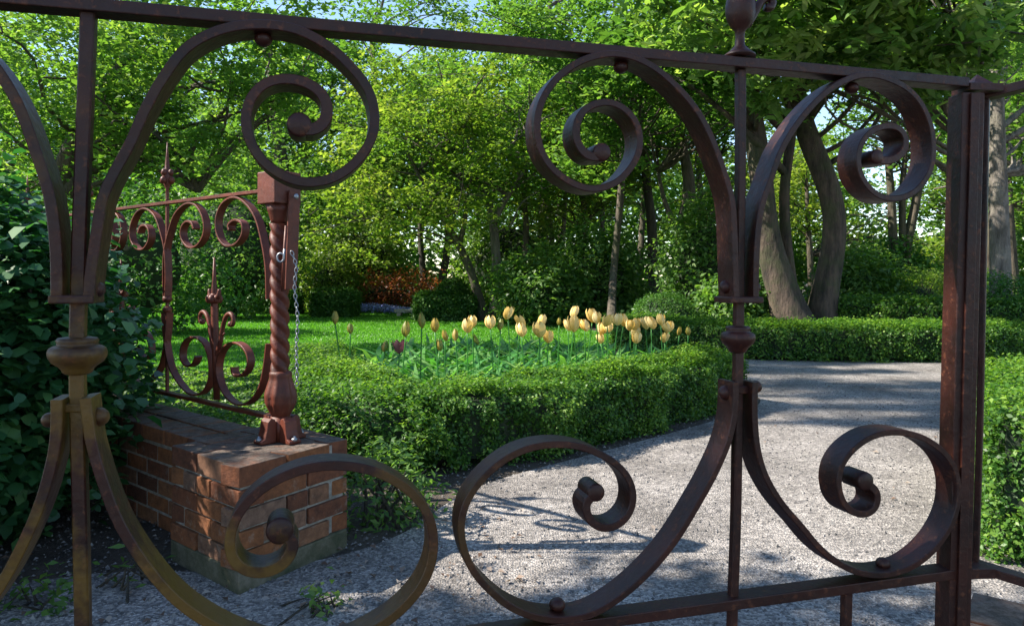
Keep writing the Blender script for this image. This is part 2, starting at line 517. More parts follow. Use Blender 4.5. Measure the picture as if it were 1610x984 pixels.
# short mown grass
P = np.stack([rg.uniform(-12, 2.5, 260000), 6.5 + 19 * rg.random(260000) ** 1.5], 1)
P = P[inpoly(P, lawn_poly)]
P = P[np.abs(P[:, 0]) < P[:, 1] * 0.75]
C = np.column_stack([P, np.full(len(P), 0.02)])
def blades(rg, C, h, wd, lean=0.35):
    n = len(C)
    d = rg.normal(size=(n, 3)) * lean; d[:, 2] = 1; d = norm(d)
    s = norm(np.cross(d, rg.normal(size=(n, 3))))
    hh = h * (0.6 + 0.8 * rg.random(n))[:, None]
    return np.stack([C - s * wd * .5, C + s * wd * .5, C + d * hh], 1).reshape(-1, 3)
wdt = 0.006 + 0.0012 * P[:, 1:2]
tag(quads('grass', blades(rg, C * [1, 1, 0.2], 0.035, wdt, 0.5), rg.random(len(C)), M['grass'], per=3), 'short mown grass of the lawn behind the tulip bed', 'grass', kind='stuff')

# loose stones
def lumps(rg, C, size):
    n = len(C)
    base = np.array([(1, 0, 0), (-.5, .87, 0), (-.5, -.87, 0), (0, 0, .8)], float)
    s = size * (0.4 + 1.2 * rg.random(n) ** 2)
    a = rg.random(n) * 6.28
    V = np.tile(base, (n, 1, 1)) * (0.7 + 0.6 * rg.random((n, 4, 1)))
    ca, sa = np.cos(a), np.sin(a)
    X = V[:, :, 0] * ca[:, None] - V[:, :, 1] * sa[:, None]; Y = V[:, :, 0] * sa[:, None] + V[:, :, 1] * ca[:, None]
    V = np.stack([X, Y, V[:, :, 2]], 2) * s[:, None, None] + C[:, None, :]
    idx = np.array([0, 1, 3, 1, 2, 3, 2, 0, 3])
    return V[:, idx, :].reshape(-1, 3), n * 3
P = np.stack([rg.uniform(-2.4, 4.5, 42000), 1.9 + 7.5 * rg.random(42000) ** 2.2], 1)
P = P[(np.abs(P[:, 0]) < P[:, 1] * 0.75 + .3)]
C = np.column_stack([P, np.full(len(P), 0.006)])
V, k = lumps(rg, C, 0.0075)
tag(quads('gravel', V, np.repeat(rg.random(len(C)), 3), M['pebble'], per=3), 'loose grey gravel scattered over the path', 'gravel', kind='stuff')
# dead leaves
C = np.concatenate([
    np.column_stack([rg.uniform(-2.0, 0.1, 300), rg.uniform(1.9, 3.6, 300), np.full(300, 0.015)]),
    np.column_stack([rg.uniform(-1.0, 4.6, 120), rg.uniform(2.6, 9.5, 120), np.full(120, 0.015)]),
    np.column_stack([rg.normal(-0.25, .35, 50), rg.normal(2.75, .22, 50), np.full(50, 0.015)])])
V = leaves(rg, C, 0.026, 0.6, 2.2, 0.3, 0.6)
V[:, 2] = np.maximum(V[:, 2], 0.009)
tag(quads('leaf_litter', V, rg.random(len(C)), M['litter']), 'brown and grey dead leaves lying on gravel and soil', 'leaves', kind='stuff')

# ------------------------------------------------------------------ near iron gate leaf
gd = Vector((math.cos(R(15.3)), math.sin(R(15.3)), 0))
GP = Plane(at(1160, 437, 1.194), gd)
def g(px, py): return GP.hit(px, py)
def gs(px, py): return GP.scale(px, py)
BW = 0.048
gate = empty('iron_gate', (GP.hit(700, 500)[0], GP.hit(700, 500)[1], 0), 'dark red-brown wrought iron gate leaf with large scrolls, close in front', 'gate')
top = MB()
def railbox(pl, p0, p1, h, dpt, off=0.0):
    a = pl.hit(*p0) + pl.n * off; b = pl.hit(*p1) + pl.n * off
    mb = MB(); c = (a + b) / 2; d = b - a; L = np.linalg.norm(d); d /= L
    upv = np.cross(pl.n, d); 
    mb.box(c, d * L / 2, pl.n * dpt / 2, upv * h / 2)
    return mb
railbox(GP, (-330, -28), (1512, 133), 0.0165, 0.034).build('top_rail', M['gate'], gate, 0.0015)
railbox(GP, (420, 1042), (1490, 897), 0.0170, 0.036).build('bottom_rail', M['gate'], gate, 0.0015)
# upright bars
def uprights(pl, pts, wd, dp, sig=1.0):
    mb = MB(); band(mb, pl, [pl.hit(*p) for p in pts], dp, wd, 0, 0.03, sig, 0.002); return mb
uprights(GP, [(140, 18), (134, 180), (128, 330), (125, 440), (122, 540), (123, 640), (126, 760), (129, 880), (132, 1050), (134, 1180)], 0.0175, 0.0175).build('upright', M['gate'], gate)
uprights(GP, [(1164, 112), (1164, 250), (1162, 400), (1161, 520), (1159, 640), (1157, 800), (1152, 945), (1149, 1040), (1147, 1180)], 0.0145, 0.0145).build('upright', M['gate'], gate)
for xs in [(1331, 926, 1326, 1150), (905, 985, 903, 1180), (640, 1020, 640, 1180), (400, 1050, 398, 1180)]:
    uprights(GP, [(xs[0], xs[1]), ((xs[0] + xs[2]) / 2, (xs[1] + xs[3]) / 2), (xs[2], xs[3])], 0.0155, 0.0155, 0).build('lower_rod', M['gate'], gate)

scrolls = [
 # upper scroll right of the left upright
 ([(147, 470), (149, 440), (155, 397), (163, 345), (167, 318), (184, 279), (209, 235), (239, 168), (270, 117), (297, 83), (335, 61), (372, 50), (416, 47), (462, 53), (492, 66), (523, 85), (547, 108), (569, 133), (582, 157), (587.5, 185), (587, 209), (578, 233), (559.5, 258), (535, 278), (505, 289), (474, 290), (447, 281), (419, 262), (399, 236), (390, 212), (388, 188), (393, 166), (407, 145), (428, 133), (453, 130), (477, 134), (498.5, 145), (512, 160), (516, 182), (511, 199), (497, 210), (482, 212)], (471, 201), 19),
 # upper scroll left of the left upright
 ([(98, 470), (98, 440), (97, 397), (91, 335), (82, 290), (66, 243), (52, 202), (35, 162), (0, 107), (-40, 68), (-85, 45), (-140, 38), (-190, 52), (-240, 88), (-268, 140), (-272, 200), (-245, 250), (-200, 280), (-140, 285), (-95, 262), (-70, 220), (-75, 175), (-105, 145), (-145, 140), (-180, 160), (-185, 190)], (-170, 205), 18),
 # upper scroll left of the right upright
 ([(1146, 468), (1145, 440), (1144, 400), (1142, 350), (1139, 315), (1126, 271), (1112, 232), (1096, 197), (1077, 168), (1053.6, 142), (1027, 118), (1006, 105), (980, 94), (953, 91), (927, 95), (900, 105), (877, 121), (855.5, 144.5), (841, 174), (837, 200), (839, 226), (847.5, 250), (863.4, 271), (884.5, 287), (911, 299), (937, 299), (961, 290), (980, 271), (993, 250), (997.6, 226.5), (994, 203), (982, 184), (964, 170), (943, 165), (921.5, 170), (906, 181.5), (897, 203), (897, 221), (903, 237), (915, 250), (930, 254)], (938, 243), 14.5),
 # upper scroll right of the right upright
 ([(1176, 468), (1176, 440), (1177, 400), (1181, 350), (1188, 315), (1199, 286), (1212.5, 246), (1231, 212), (1255, 180), (1284, 151), (1310, 134), (1337, 124), (1363, 124), (1386, 131.5), (1409, 143), (1429, 162), (1442, 186), (1450, 212), (1452, 238.5), (1449, 265), (1437, 289), (1418.5, 307), (1395, 315), (1368, 311.5), (1350, 297), (1337, 275.5), (1334, 252), (1339, 228), (1352.5, 212), (1371, 203), (1392, 202), (1406, 212), (1411, 230), (1404, 245), (1389.5, 255), (1373, 257)], (1364, 250), 11.5),
 # lower scroll right of the left upright
 ([(142, 622), (146, 655), (151, 690), (168, 748), (196, 818), (241, 887), (288, 938), (343, 974), (400, 998), (455, 1010), (510, 1010), (555, 995), (592, 975), (621, 955), (650, 925), (668, 896), (677, 865), (678, 834), (671, 803.5), (654, 777), (627, 754), (593, 736.5), (556, 727), (519, 725), (485, 729), (451, 740), (420, 756), (392.5, 779), (374, 803.5), (365, 828), (363, 853), (371, 874), (388, 888), (414, 891), (438, 884), (454, 870), (462, 853), (463, 836)], (441, 826), 21),
 # lower scroll left of the left upright
 ([(98, 624), (98, 660), (94, 705), (74, 780), (44, 850), (10, 912), (-30, 965), (-90, 1000), (-160, 1010), (-220, 980), (-260, 920), (-262, 860), (-230, 800), (-180, 770), (-110, 765), (-60, 800), (-45, 850), (-70, 890), (-110, 890)], (-120, 870), 18),
 # lower scroll left of the right upright
 ([(1145, 598), (1144, 640), (1138, 675), (1129, 703), (1108, 748), (1084, 790), (1056, 836), (1024.5, 876), (989.5, 911), (954.6, 938), (919.6, 957), (877.7, 964), (836, 960), (797, 944), (766, 919), (741, 891.7), (726, 860), (720, 829), (722, 801), (733, 773), (755, 744), (787, 717), (822, 700), (864, 693), (905.6, 697), (942, 711.7), (968.5, 731), (984, 755), (987, 780), (979, 804), (958, 821), (933.6, 822.5), (917, 808), (911, 790), (916, 775)], (929, 768), 14),
 # lower scroll right of the right upright
 ([(1175, 598), (1174, 640), (1176, 680), (1181, 712), (1192, 745), (1216, 785), (1250, 824), (1271, 850), (1299, 874), (1330, 890), (1362, 896), (1392, 893), (1425, 880), (1456, 854), (1478, 822), (1490, 787), (1490, 748), (1477, 717), (1453, 694), (1425, 680), (1390, 675), (1358, 681), (1330, 699), (1310, 724), (1304, 752), (1309, 779), (1323, 797), (1344, 803), (1361, 795), (1367, 776), (1360, 760)], (1346, 751), 14.5),
]
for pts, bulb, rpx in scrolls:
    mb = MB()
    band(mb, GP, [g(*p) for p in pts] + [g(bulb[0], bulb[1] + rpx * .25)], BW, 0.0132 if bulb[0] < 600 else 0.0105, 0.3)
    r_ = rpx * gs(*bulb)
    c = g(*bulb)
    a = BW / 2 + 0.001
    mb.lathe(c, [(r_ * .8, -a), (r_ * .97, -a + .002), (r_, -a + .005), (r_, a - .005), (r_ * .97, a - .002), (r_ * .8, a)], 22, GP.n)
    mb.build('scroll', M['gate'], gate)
# round rivet heads
for px, py, rp, nrm in [(414, 62, 14, 0), (976, 106, 12, 0), (1339, 139, 11, 0), (152, 455, 13, 1), (156, 655, 15, 1), (78, 660, 12, 1), (1142, 451, 11, 1), (1141, 617, 12, 1), (1188, 608, 10, 1), (1187, 452, 9, 1), (876, 950, 13, 0), (1388, 885, 11, 0)]:
    mb = MB(); rr_ = rp * gs(px, py)
    mb.ball(g(px, py), rr_, 0.85 if not nrm else 1.0, 16, (0, 0, 1) if not nrm else tuple(GP.g)); mb.build('rivet', M['gate'], gate)
# collars that bind the scroll ends to the upright
for (x0, x1, yy, hh) in [(86, 156, 470, 13), (1136, 1186, 471, 10)]:
    railbox(GP, (x0, yy), (x1, yy), hh * gs(x0, yy), BW + .006).build('collar', M['gate'], gate, 0.002)
for (x0, x1, yy, hh) in [(104, 140, 640, 14), (1150, 1172, 612, 12)]:
    railbox(GP, (x0, yy), (x1, yy), hh * gs(x0, yy), 0.02).build('collar', M['gate'], gate, 0.002)
# turned knops on the uprights
for (kx, ky, k, rp) in [(122, 556, 29, 42), (1160, 531, 21, 27)]:
    s_ = gs(kx, ky); mb = MB()
    pr = [(.40, -1.1), (.50, -1.0), (.55, -.82), (.62, -.7), (.86, -.45), (.98, -.15), (1.0, .08), (.95, .3), (.82, .42), (.70, .46), (.68, .6), (.72, .72), (.66, .86), (.5, .9), (.40, .9)]
    mb.lathe(g(kx, ky), [(a * rp * s_, h * k * s_) for a, h in pr], 26); mb.build('knop', M['gate'], gate)
# finial above the right upright
s_ = gs(1164, 60); mb = MB(); c = g(1163, 90)
mb.lathe(c, [(r_ * s_, h * s_) for r_, h in [(25, 0), (24, 3), (16, 9), (8, 17), (7, 30), (8, 40), (14, 46), (20, 56), (23, 68), (23, 80), (21, 92), (16, 104), (8, 116), (5, 128), (2, 150)]], 20)
mb.build('finial', M['gate'], gate)
mb = MB()
for sg in (1,):
    pts = [g(1163 + sg * x, y) for x, y in [(12, 40), (24, 20), (34, 2), (46, -4), (52, 4), (48, 14), (40, 12)]]
    mb.tube(smooth_path(pts, 0.004, 1), [0.007] * len(smooth_path(pts, 0.004, 1)), 8)
mb.build('finial_leaf', M['gate'], gate)

# post the leaf hangs from, and the side panel to its right
PB = g(1514, 500)
gp = empty('gate_post', (PB[0], PB[1], 0), 'square dark red iron post between gate leaf and side panel', 'gate post')
tp = g(1519, 150); bt = g(1497, 984)
bt = tp + (bt - tp) * 1.75
dirv = (tp - bt) / np.linalg.norm(tp - bt)
mb = MB(); c = (tp + bt) / 2; L = np.linalg.norm(tp - bt) / 2
pg = np.array([math.cos(R(3)), math.sin(R(3)), 0]); pn = np.array([-pg[1], pg[0], 0])
mb.box(c, pg * .0205, pn * .0205, dirv * L); mb.build('shaft', M['gate'], gp, 0.002)
mb = MB(); mb.box(c + pg * .0 - pn * .0235, pg * .008, pn * .0025, dirv * (L - .002)); mb.build('front_strip', M['gate'], gp, 0.001)
cap = MB()
ct = g(1536, 142)
cap.box(ct, pg * .030, pn * .026, np.array([0, 0, .006]))
z_ = ct + np.array([0, 0, .006])
vv = [z_ + pg * .02 * i + pn * .02 * j for i, j in ((-1, -1), (1, -1), (1, 1), (-1, 1))] + [z_ + np.array([0, 0, .022])]
cap.add(vv, [(0, 1, 4), (1, 2, 4), (2, 3, 4), (3, 0, 4), (0, 3, 2, 1)], False)
cap.build('cap', M['gate'], gp)
cap = MB(); ct = g(1530, 893); cap.box(ct, pg * .024, pn * .026, np.array([0, 0, .009])); cap.build('bracket', M['gate'], gp, .001)
# side panel turned back towards the viewer
sd = Vector((math.cos(R(-38)), math.sin(R(-38)), 0))
SPp = g(1540, 500)
SP = Plane((SPp[0] + .015, SPp[1] + .012), sd)
sp_ = empty('side_panel', (SPp[0], SPp[1], 0), 'plain dark iron side panel right of the square post', 'iron panel')
railbox(SP, (1541, 153), (1720, 108), 0.016, 0.03).build('top_rail', M['gate'], sp_, .001)
railbox(SP, (1534, 888), (1760, 958), 0.016, 0.03).build('bottom_rail', M['gate'], sp_, .001)
uprights(SP, [(1551, 155), (1546, 400), (1541, 650), (1534, 890)], 0.0105, 0.02, 0).build('upright', M['gate'], sp_)
uprights(SP, [(1730, 108), (1730, 400), (1730, 650), (1730, 945)], 0.012, 0.02, 0).build('upright', M['gate'], sp_)

# ------------------------------------------------------------------ brick piers
rb_ = random.Random(3)
def brick_block(root, P0, PL, PR, ztop, zb, courses, nl=2.0, nr=2.0):
    """courses of single bricks round a mortar core; P0 the near corner"""
    P0, PL, PR = [np.array([p[0], p[1], 0.0]) for p in (P0, PL, PR)]
    P3 = PL + PR - P0
    h = (ztop - zb) / courses
    ctr = (P0 + P3) / 2
    core = MB()
    e1 = (PL - P0) / 2; e2 = (PR - P0) / 2; k = 0.95
    core.box(ctr + np.array([0, 0, (zb + ztop - .012) / 2]), e1 * k, e2 * k, np.array([0, 0, (ztop - .012 - zb) / 2])); core.build('mortar', M['mortar'], root)
    for wall_, (A, Bp, cnt) in enumerate([(P0, PL, nl), (P0, PR, nr), (PL, P3, nr), (PR, P3, nl)]):
        pass
    face = MB(); topm = MB()
    jz = 0.011
    bw_ = 0.10
    for ci in range(courses):
        z0 = zb + ci * h; z1 = z0 + h - (jz if ci < courses - 1 else 0)
        ring = [(P0, PR), (PR, P3), (P3, PL), (PL, P0)]
        for k_, (A, Bp) in enumerate(ring):
            d = Bp - A; L = np.linalg.norm(d); d = d / L
            # inward normal
            nn = ctr - (A + Bp) / 2; nn = nn - d * np.dot(nn, d); nn /= np.linalg.norm(nn)
            s0 = 0.0 if ci % 2 == 0 else bw_ + 0.004
            s1 = L - (0.0 if (ci + k_ + 1) % 2 == 1 else bw_ + 0.011)
            s1 = L if ci % 2 == 1 else L - bw_ - .004
            span = s1 - s0
            m = max(1, int(round(span / 0.21)))
            half = (ci % 2 == 1)
            bl = (span + .011) / m
            cuts = [s0 + bl * q for q in range(m + 1)]
            for q in range(m):
                a = cuts[q]; b = cuts[q + 1] - .011
                if b - a > .15 and rb_.random() < .22:
                    parts = [(a, (a + b) / 2 - .005), ((a + b) / 2 + .005, b)]
                else: parts = [(a, b)]
                for (a2, b2) in parts:
                    o_ = rb_.uniform(-.003, .003)
                    cc = A + d * (a2 + b2) / 2 + nn * (bw_ / 2 + o_) + np.array([0, 0, (z0 + z1) / 2])
                    (topm if ci == courses - 1 else face).box(cc, d * (b2 - a2) / 2, nn * bw_ / 2, np.array([0, 0, (z1 - z0) / 2 + (rb_.uniform(-.0015, .0015) if ci < courses - 1 else 0)]), rb_.random())
    # filled top
    topm.box(ctr + np.array([0, 0, ztop - .012]), e1 * (1 - 2 * bw_ / np.linalg.norm(2 * e1)), e2 * (1 - 2 * bw_ / np.linalg.norm(2 * e2)), np.array([0, 0, .010]), .3)
    face.build('brickwork', M['brick'], root, .003)
    topm.build('top_course', M['brick_top'], root, .003)

ZT = 0.455
P0 = onz(376, 735, ZT); PL = onz(269, 700, ZT); PR = onz(546, 690, ZT)
pier = empty('brick_pier', (P0[0], P0[1], 0), 'square red brick pier under the twisted iron post', 'brick pier')
brick_block(pier, P0, PL, PR, ZT, 0.085, 5)
mb = MB(); ctr = (np.array(PL) + np.array(PR)) / 2; e1 = (np.array(PL) - np.array(P0)) / 2; e2 = (np.array(PR) - np.array(P0)) / 2
mb.box([ctr[0], ctr[1], 0.037], e1 * 1.01 * [1, 1, 0], e2 * 1.01 * [1, 1, 0], [0, 0, .046]); mb.build('footing', M['concrete'], pier, .008)

# far corner of pier -> low wall that carries the railing
fl = np.array([-.771, .637, 0.0])       # the way the railing runs
fn = np.array([.637, .771, 0.0])
wall0 = np.array([PL[0], PL[1], 0]) + np.array([.637, .771, 0]) * .27 + fl * .012
wal = empty('low_brick_wall', tuple(wall0), 'low mossy brick wall running back from the brick pier', 'wall')
WL = 3.6
WC = MB(); WC.box(wall0 + fl * WL / 2 + np.array([0, 0, .205]), fl * WL / 2, fn * .125, [0, 0, .205]); WC.build('mortar', M['mortar'], wal)
fc = MB(); tpm = MB()
for ci in range(6):
    for sd_ in (-1, 1):
        x = -.105 if ci % 2 else 0
        while x < WL - .05:
            a = max(0, x); b = min(WL, x + .20)
            z0 = .0 + ci * .0745; z1 = z0 + .0635
            (tpm if ci == 5 else fc).box(wall0 + fl * (a + b) / 2 + fn * sd_ * .078 + np.array([0, 0, (z0 + z1) / 2 + (.014 if ci == 5 else 0)]), fl * (b - a) / 2, fn * (.051 + rb_.uniform(-.002, .002)) if ci < 5 else fn * .07, [0, 0, (z1 - z0) / 2], rb_.random())
            x += .211
fc.build('brickwork', M['brick'], wal, .003); tpm.build('top_course', M['brick_top'], wal, .003)

# second pier at lower right, under the side panel
zt2 = .42
Q0 = onz(1530, 930, zt2); Q0 = (Q0[0], Q0[1]); 
pier2 = empty('brick_pier', (Q0[0], Q0[1], 0), 'dark brick pier top cut off at the bottom right corner', 'brick pier')
ql = np.array([-math.cos(R(-38)), -math.sin(R(-38))]); qn = np.array([math.sin(R(38)), math.cos(R(38))])
q0 = np.array(Q0)
brick_block(pier2, q0 + [.0, 0], q0 + qn * -.45, q0 - ql * .45, zt2, 0.0, 6)

# ------------------------------------------------------------------ twisted post on the pier
PC = np.array(onz(441, 692, ZT)); PC[2] = ZT
post = empty('iron_post', tuple(PC), 'twisted rust-red iron post with square head on the brick pier', 'gate post')
u1 = fl; u2 = fn
def zat(py, Y=None):                      # height seen at the post
    d = ray(441, py); t = (PC[1]) / d[1]
    return CAM.z + d[2] * t
def pxm(n): return n * PC[1] / F
zh0, zh1 = zat(322), zat(272)
xo = at(439, 297, PC[1]); HC = np.array([xo[0], PC[1], (zh0 + zh1) / 2])
tw = MB()
# four-start rope shaft
zt_, zb_ = zat(352), zat(588)
n = 36; mm = 200; V = []; 
axis_t = np.array([HC[0], PC[1]]); axis_b = np.array([PC[0] + .000, PC[1]])
for i in range(mm):
    q = i / (mm - 1); z = zb_ + (zt_ - zb_) * q
    cx_, cy_ = axis_b + (axis_t - axis_b) * ((z - ZT) / (zh0 - ZT))
    for k in range(n):
        ph = 2 * math.pi * k / n
        tws = ph * 3 + (z - zb_) * 105
        rr_ = 0.0335 * (1 + .17 * (abs(math.cos(tws / 2)) * 2 - 1.0))
        V.append((cx_ + rr_ * math.cos(ph), cy_ + rr_ * math.sin(ph), z))
ff = [(i * n + k, i * n + (k + 1) % n, (i + 1) * n + (k + 1) % n, (i + 1) * n + k) for i in range(mm - 1) for k in range(n)]
tw.add(V, ff, True); tw.build('twisted_shaft', M['fence'], post)
hb = MB(); hb.box(HC, u1 * .062, u2 * .062, [0, 0, (zh1 - zh0) / 2])
hb.build('square_head', M['fence'], post, .004)
cn = MB()
cn.lathe((HC[0], HC[1], zh0 - .001), [(.030, -(zh0 - zt_)), (.035, -(zh0 - zt_) * .8), (.045, -(zh0 - zt_) * .35), (.056, 0)], 18); cn.build('neck', M['fence'], post)
# fluted vase at the foot
zv0, zv1 = zat(655), zat(583)
V = []; n = 48; mm = 24
pr = [(0, .034), (.12, .046), (.3, .060), (.5, .062), (.7, .052), (.85, .044), (.95, .046), (1, .040)]
for i in range(mm):
    q = i / (mm - 1); z = zv0 + (zv1 - zv0) * q
    r_ = np.interp(q, [p[0] for p in pr], [p[1] for p in pr])
    for k in range(n):
        ph = 2 * math.pi * k / n
        rr_ = r_ * (1 + .09 * math.sin(math.pi * q) * (abs(math.cos(ph * 4)) * 2 - 1))
        V.append((PC[0] + rr_ * math.cos(ph), PC[1] + rr_ * math.sin(ph), z))
ff = [(i * n + k, i * n + (k + 1) % n, (i + 1) * n + (k + 1) % n, (i + 1) * n + k) for i in range(mm - 1) for k in range(n)]
vb = MB(); vb.add(V, ff + [tuple(range(n - 1, -1, -1)), tuple((mm - 1) * n + k for k in range(n))], True); vb.build('fluted_vase', M['fence'], post)
ft = MB(); ft.lathe((PC[0], PC[1], ZT), [(.040, .0), (.040, zv0 - ZT + .004)], 18); ft.build('foot_neck', M['fence'], post)
# four lugs gripping the foot
for sg1, sg2 in ((1, 0), (-1, 0), (0, 1), (0, -1)):
    d = u1 * sg1 + u2 * sg2; q = np.cross([0, 0, 1], d)
    lg = MB()
    prof = [(.036, 0), (.105, 0), (.108, .012), (.088, .022), (.080, .05), (.074, .088), (.060, .102), (.042, .096), (.036, .08)]
    a = [PC + d * x + q * .028 + np.array([0, 0, z]) for x, z in prof]; b = [PC + d * x - q * .028 + np.array([0, 0, z]) for x, z in prof]
    m = len(prof)
    lg.add(a + b, [tuple(range(m)), tuple(range(2 * m - 1, m - 1, -1))] + [(i, i + m, (i + 1) % m + m, (i + 1) % m) for i in range(m)], False)
    lo = lg.build('foot_lug', M['fence'], post, .004)
    bo = MB(); bo.lathe(PC + d * .098 + np.array([0, 0, .012]), [(.013, 0), (.013, .010), (.008, .012), (.006, .02)], 6); bo.build('bolt', M['zinc'], lo)
# hanging strap with bolt, on the side of the head
hp = MB()
ha = at(463, 300, PC[1] - .03); hbm = at(457, 455, PC[1] - .03)
a = np.array(ha); b = np.array(hbm)
hp.box((a + b) / 2, u2 * .026, u1 * .004, (a - b) / 2); st = hp.build('hinge_strap', M['fence'], post, .001)
bl_ = MB(); c = np.array(at(465, 309, PC[1] - .055)); bl_.lathe(c, [(.011, 0), (.011, .006), (.007, .010)], 10, -u1); bl_.build('bolt', M['zinc'], st)
rod = MB(); rod.tube([at(450, 355, PC[1] - .07), at(446, 410, PC[1] - .07), at(444, 458, PC[1] - .07)], .006, 8); rod.build('latch_rod', M['fence'], post)
# steel hook ring on the post
hk = MB(); c = np.array(at(441, 405, PC[1] - .085))
pts = [c + np.array([math.cos(t) * .013, 0, math.sin(t) * .017]) for t in np.linspace(.9, 6.6, 22)] + [c + np.array([.016, 0, .035])]
hk.tube(pts, .0042, 8); tag(hk.build('steel_hook', M['zinc']), 'small bright steel hook hanging on the twisted post', 'hook')
# chain
ch = empty('chain', (0, 0, 0), 'thin grey steel chain hanging beside the twisted post', 'chain')
Yc = PC[1] - .06
cp = smooth_path([at(458, 395, Yc), at(466, 420, Yc), at(463, 450, Yc), at(468, 500, Yc), at(466, 545, Yc), at(467, 590, Yc), at(466, 612, Yc)], .0005, 1)
s = np.concatenate([[0], np.cumsum(np.linalg.norm(np.diff(cp, axis=0), axis=1))])
link = None; q = 0; k = 0
while q < s[-1] - .03:
    i0 = np.searchsorted(s, q); i1 = min(len(cp) - 1, np.searchsorted(s, q + .02))
    c = (cp[i0] + cp[i1]) / 2; d = norm((cp[i1] - cp[i0])[None])[0]
    sv = norm(np.cross(d, [0, 1, 0])[None])[0] if k % 2 == 0 else norm(np.cross(d, [1, 0, 0.2])[None])[0]
    lm = MB()
    lm.tube([c + d * .0115 * math.cos(t) + sv * .0062 * math.sin(t) for t in np.linspace(0, 2 * math.pi, 13)], .0020, 6, caps=False)
    lm.build('chain_link', M['zinc'], ch)
    q += .0175; k += 1

# ------------------------------------------------------------------ railing beyond the pier
FP = Plane(PC[:2], fl[:2])
def fh(px, py): return FP.hit(px, py)
rail = empty('iron_railing', tuple(PC), 'rust-red scrolled iron railing on the low wall beyond the pier', 'railing')
def sflip(P, s0): 
    """mirror points in the railing plane about the upright at distance s0"""
    o = []
    for p in P:
        s_ = np.dot(p - FP.p, FP.g); o.append(p + FP.g * 2 * (s0 - s_))
    return o
def shift(P, ds): return [p + FP.g * ds for p in P]
B0 = fh(263, 470); s0 = np.dot(B0 - FP.p, FP.g)
ztop_r = fh(396, 303)[2]; zbot_r = fh(400, 649)[2]
def frail(z, s_a, s_b, h, d_):
    a = FP.p + FP.g * s_a + np.array([0, 0, z]); b = FP.p + FP.g * s_b + np.array([0, 0, z])
    mb = MB(); c = (a + b) / 2; mb.box(c, (b - a) / 2, FP.n * d_ / 2, [0, 0, h / 2]); return mb
SE = s0 * 3
frail(ztop_r, .05, SE, .014, .034).build('top_rail', M['fence'], rail, .001)
frail(zbot_r, .05, SE, .016, .036).build('bottom_rail', M['fence'], rail, .001)
t1 = [fh(*p) for p in [(424, 470), (422.6, 421), (416, 379), (406, 343), (390, 320), (372, 310.5), (354, 320), (344.5, 343), (346, 369), (357.6, 386), (374, 384), (385, 369), (385, 352), (373, 346), (363, 354), (365, 362)]]
t2 = [fh(*p) for p in [(262, 470), (261, 434), (262.7, 395), (270, 362.5), (279.5, 336.5), (296, 321), (312, 323.5), (323.4, 343), (325, 366), (315, 385), (300.7, 389), (290, 376), (289, 360), (296, 349), (305, 350), (309, 360)]]
b1 = [fh(*p) for p in [(424, 540), (418, 585.5), (409, 615), (391.5, 634), (371, 633), (353, 613), (345, 585.5), (347, 562), (356, 545), (371, 538), (385.6, 545), (394.5, 562), (392, 580), (380, 591), (370, 587), (369, 577)]]
b2 = [fh(*p) for p in [(259, 491), (263, 538), (270.7, 576.7), (285.5, 603), (303, 619), (321, 617), (332.6, 597), (333, 568), (328, 547), (317, 533), (303, 530), (291, 541), (288, 562), (297, 575), (308, 571), (312, 560)]]
sets = [t1, t2, b1, b2, sflip(t2, s0), sflip(b2, s0)]
for ds in (s0,):
    pass
sets += [sflip(t1, s0), sflip(b1, s0), [p for p in shift(t2, s0)], [p for p in shift(b2, s0)]]
for S_ in sets:
    mb = MB(); band(mb, FP, S_, .036, .0085, .4, .008, 1.2)
    mb.build('scroll', M['fence'], rail)
def upr(s_, z0, z1, w_): 
    mb = MB(); c = FP.p + FP.g * s_ + np.array([0, 0, (z0 + z1) / 2]); mb.box(c, FP.g * w_ / 2, FP.n * w_ / 2, [0, 0, (z1 - z0) / 2]); return mb
for k in (1, 2, 3):
    upr(s0 * k, zbot_r, ztop_r, .014).build('upright', M['fence'], rail, .001)
    for zz in (fh(263, 470)[2], fh(263, 487)[2]):
        mb = MB(); mb.lathe(FP.p + FP.g * s0 * k + np.array([0, 0, zz]), [(.012, -.018), (.021, -.010), (.023, 0), (.021, .010), (.012, .018)], 12); mb.build('knop', M['fence'], rail)
    # finial: ball cluster and spike
    b0_ = FP.p + FP.g * s0 * k + np.array([0, 0, ztop_r])
    mb = MB(); mb.lathe(b0_, [(.014, 0), (.008, .02), (.008, .07), (.016, .09), (.024, .12), (.020, .15), (.012, .17), (.010, .20), (.006, .24), (.002, .30)], 10)
    for a_ in range(4):
        d = FP.g * math.cos(a_ * math.pi / 2 + .4) + FP.n * math.sin(a_ * math.pi / 2 + .4)
        mb.ball(b0_ + d * .026 + np.array([0, 0, .112]), .015, 1.2); mb.ball(b0_ + d * .022 + np.array([0, 0, .150]), .013, 1.3)
    mb.build('finial', M['fence'], rail)
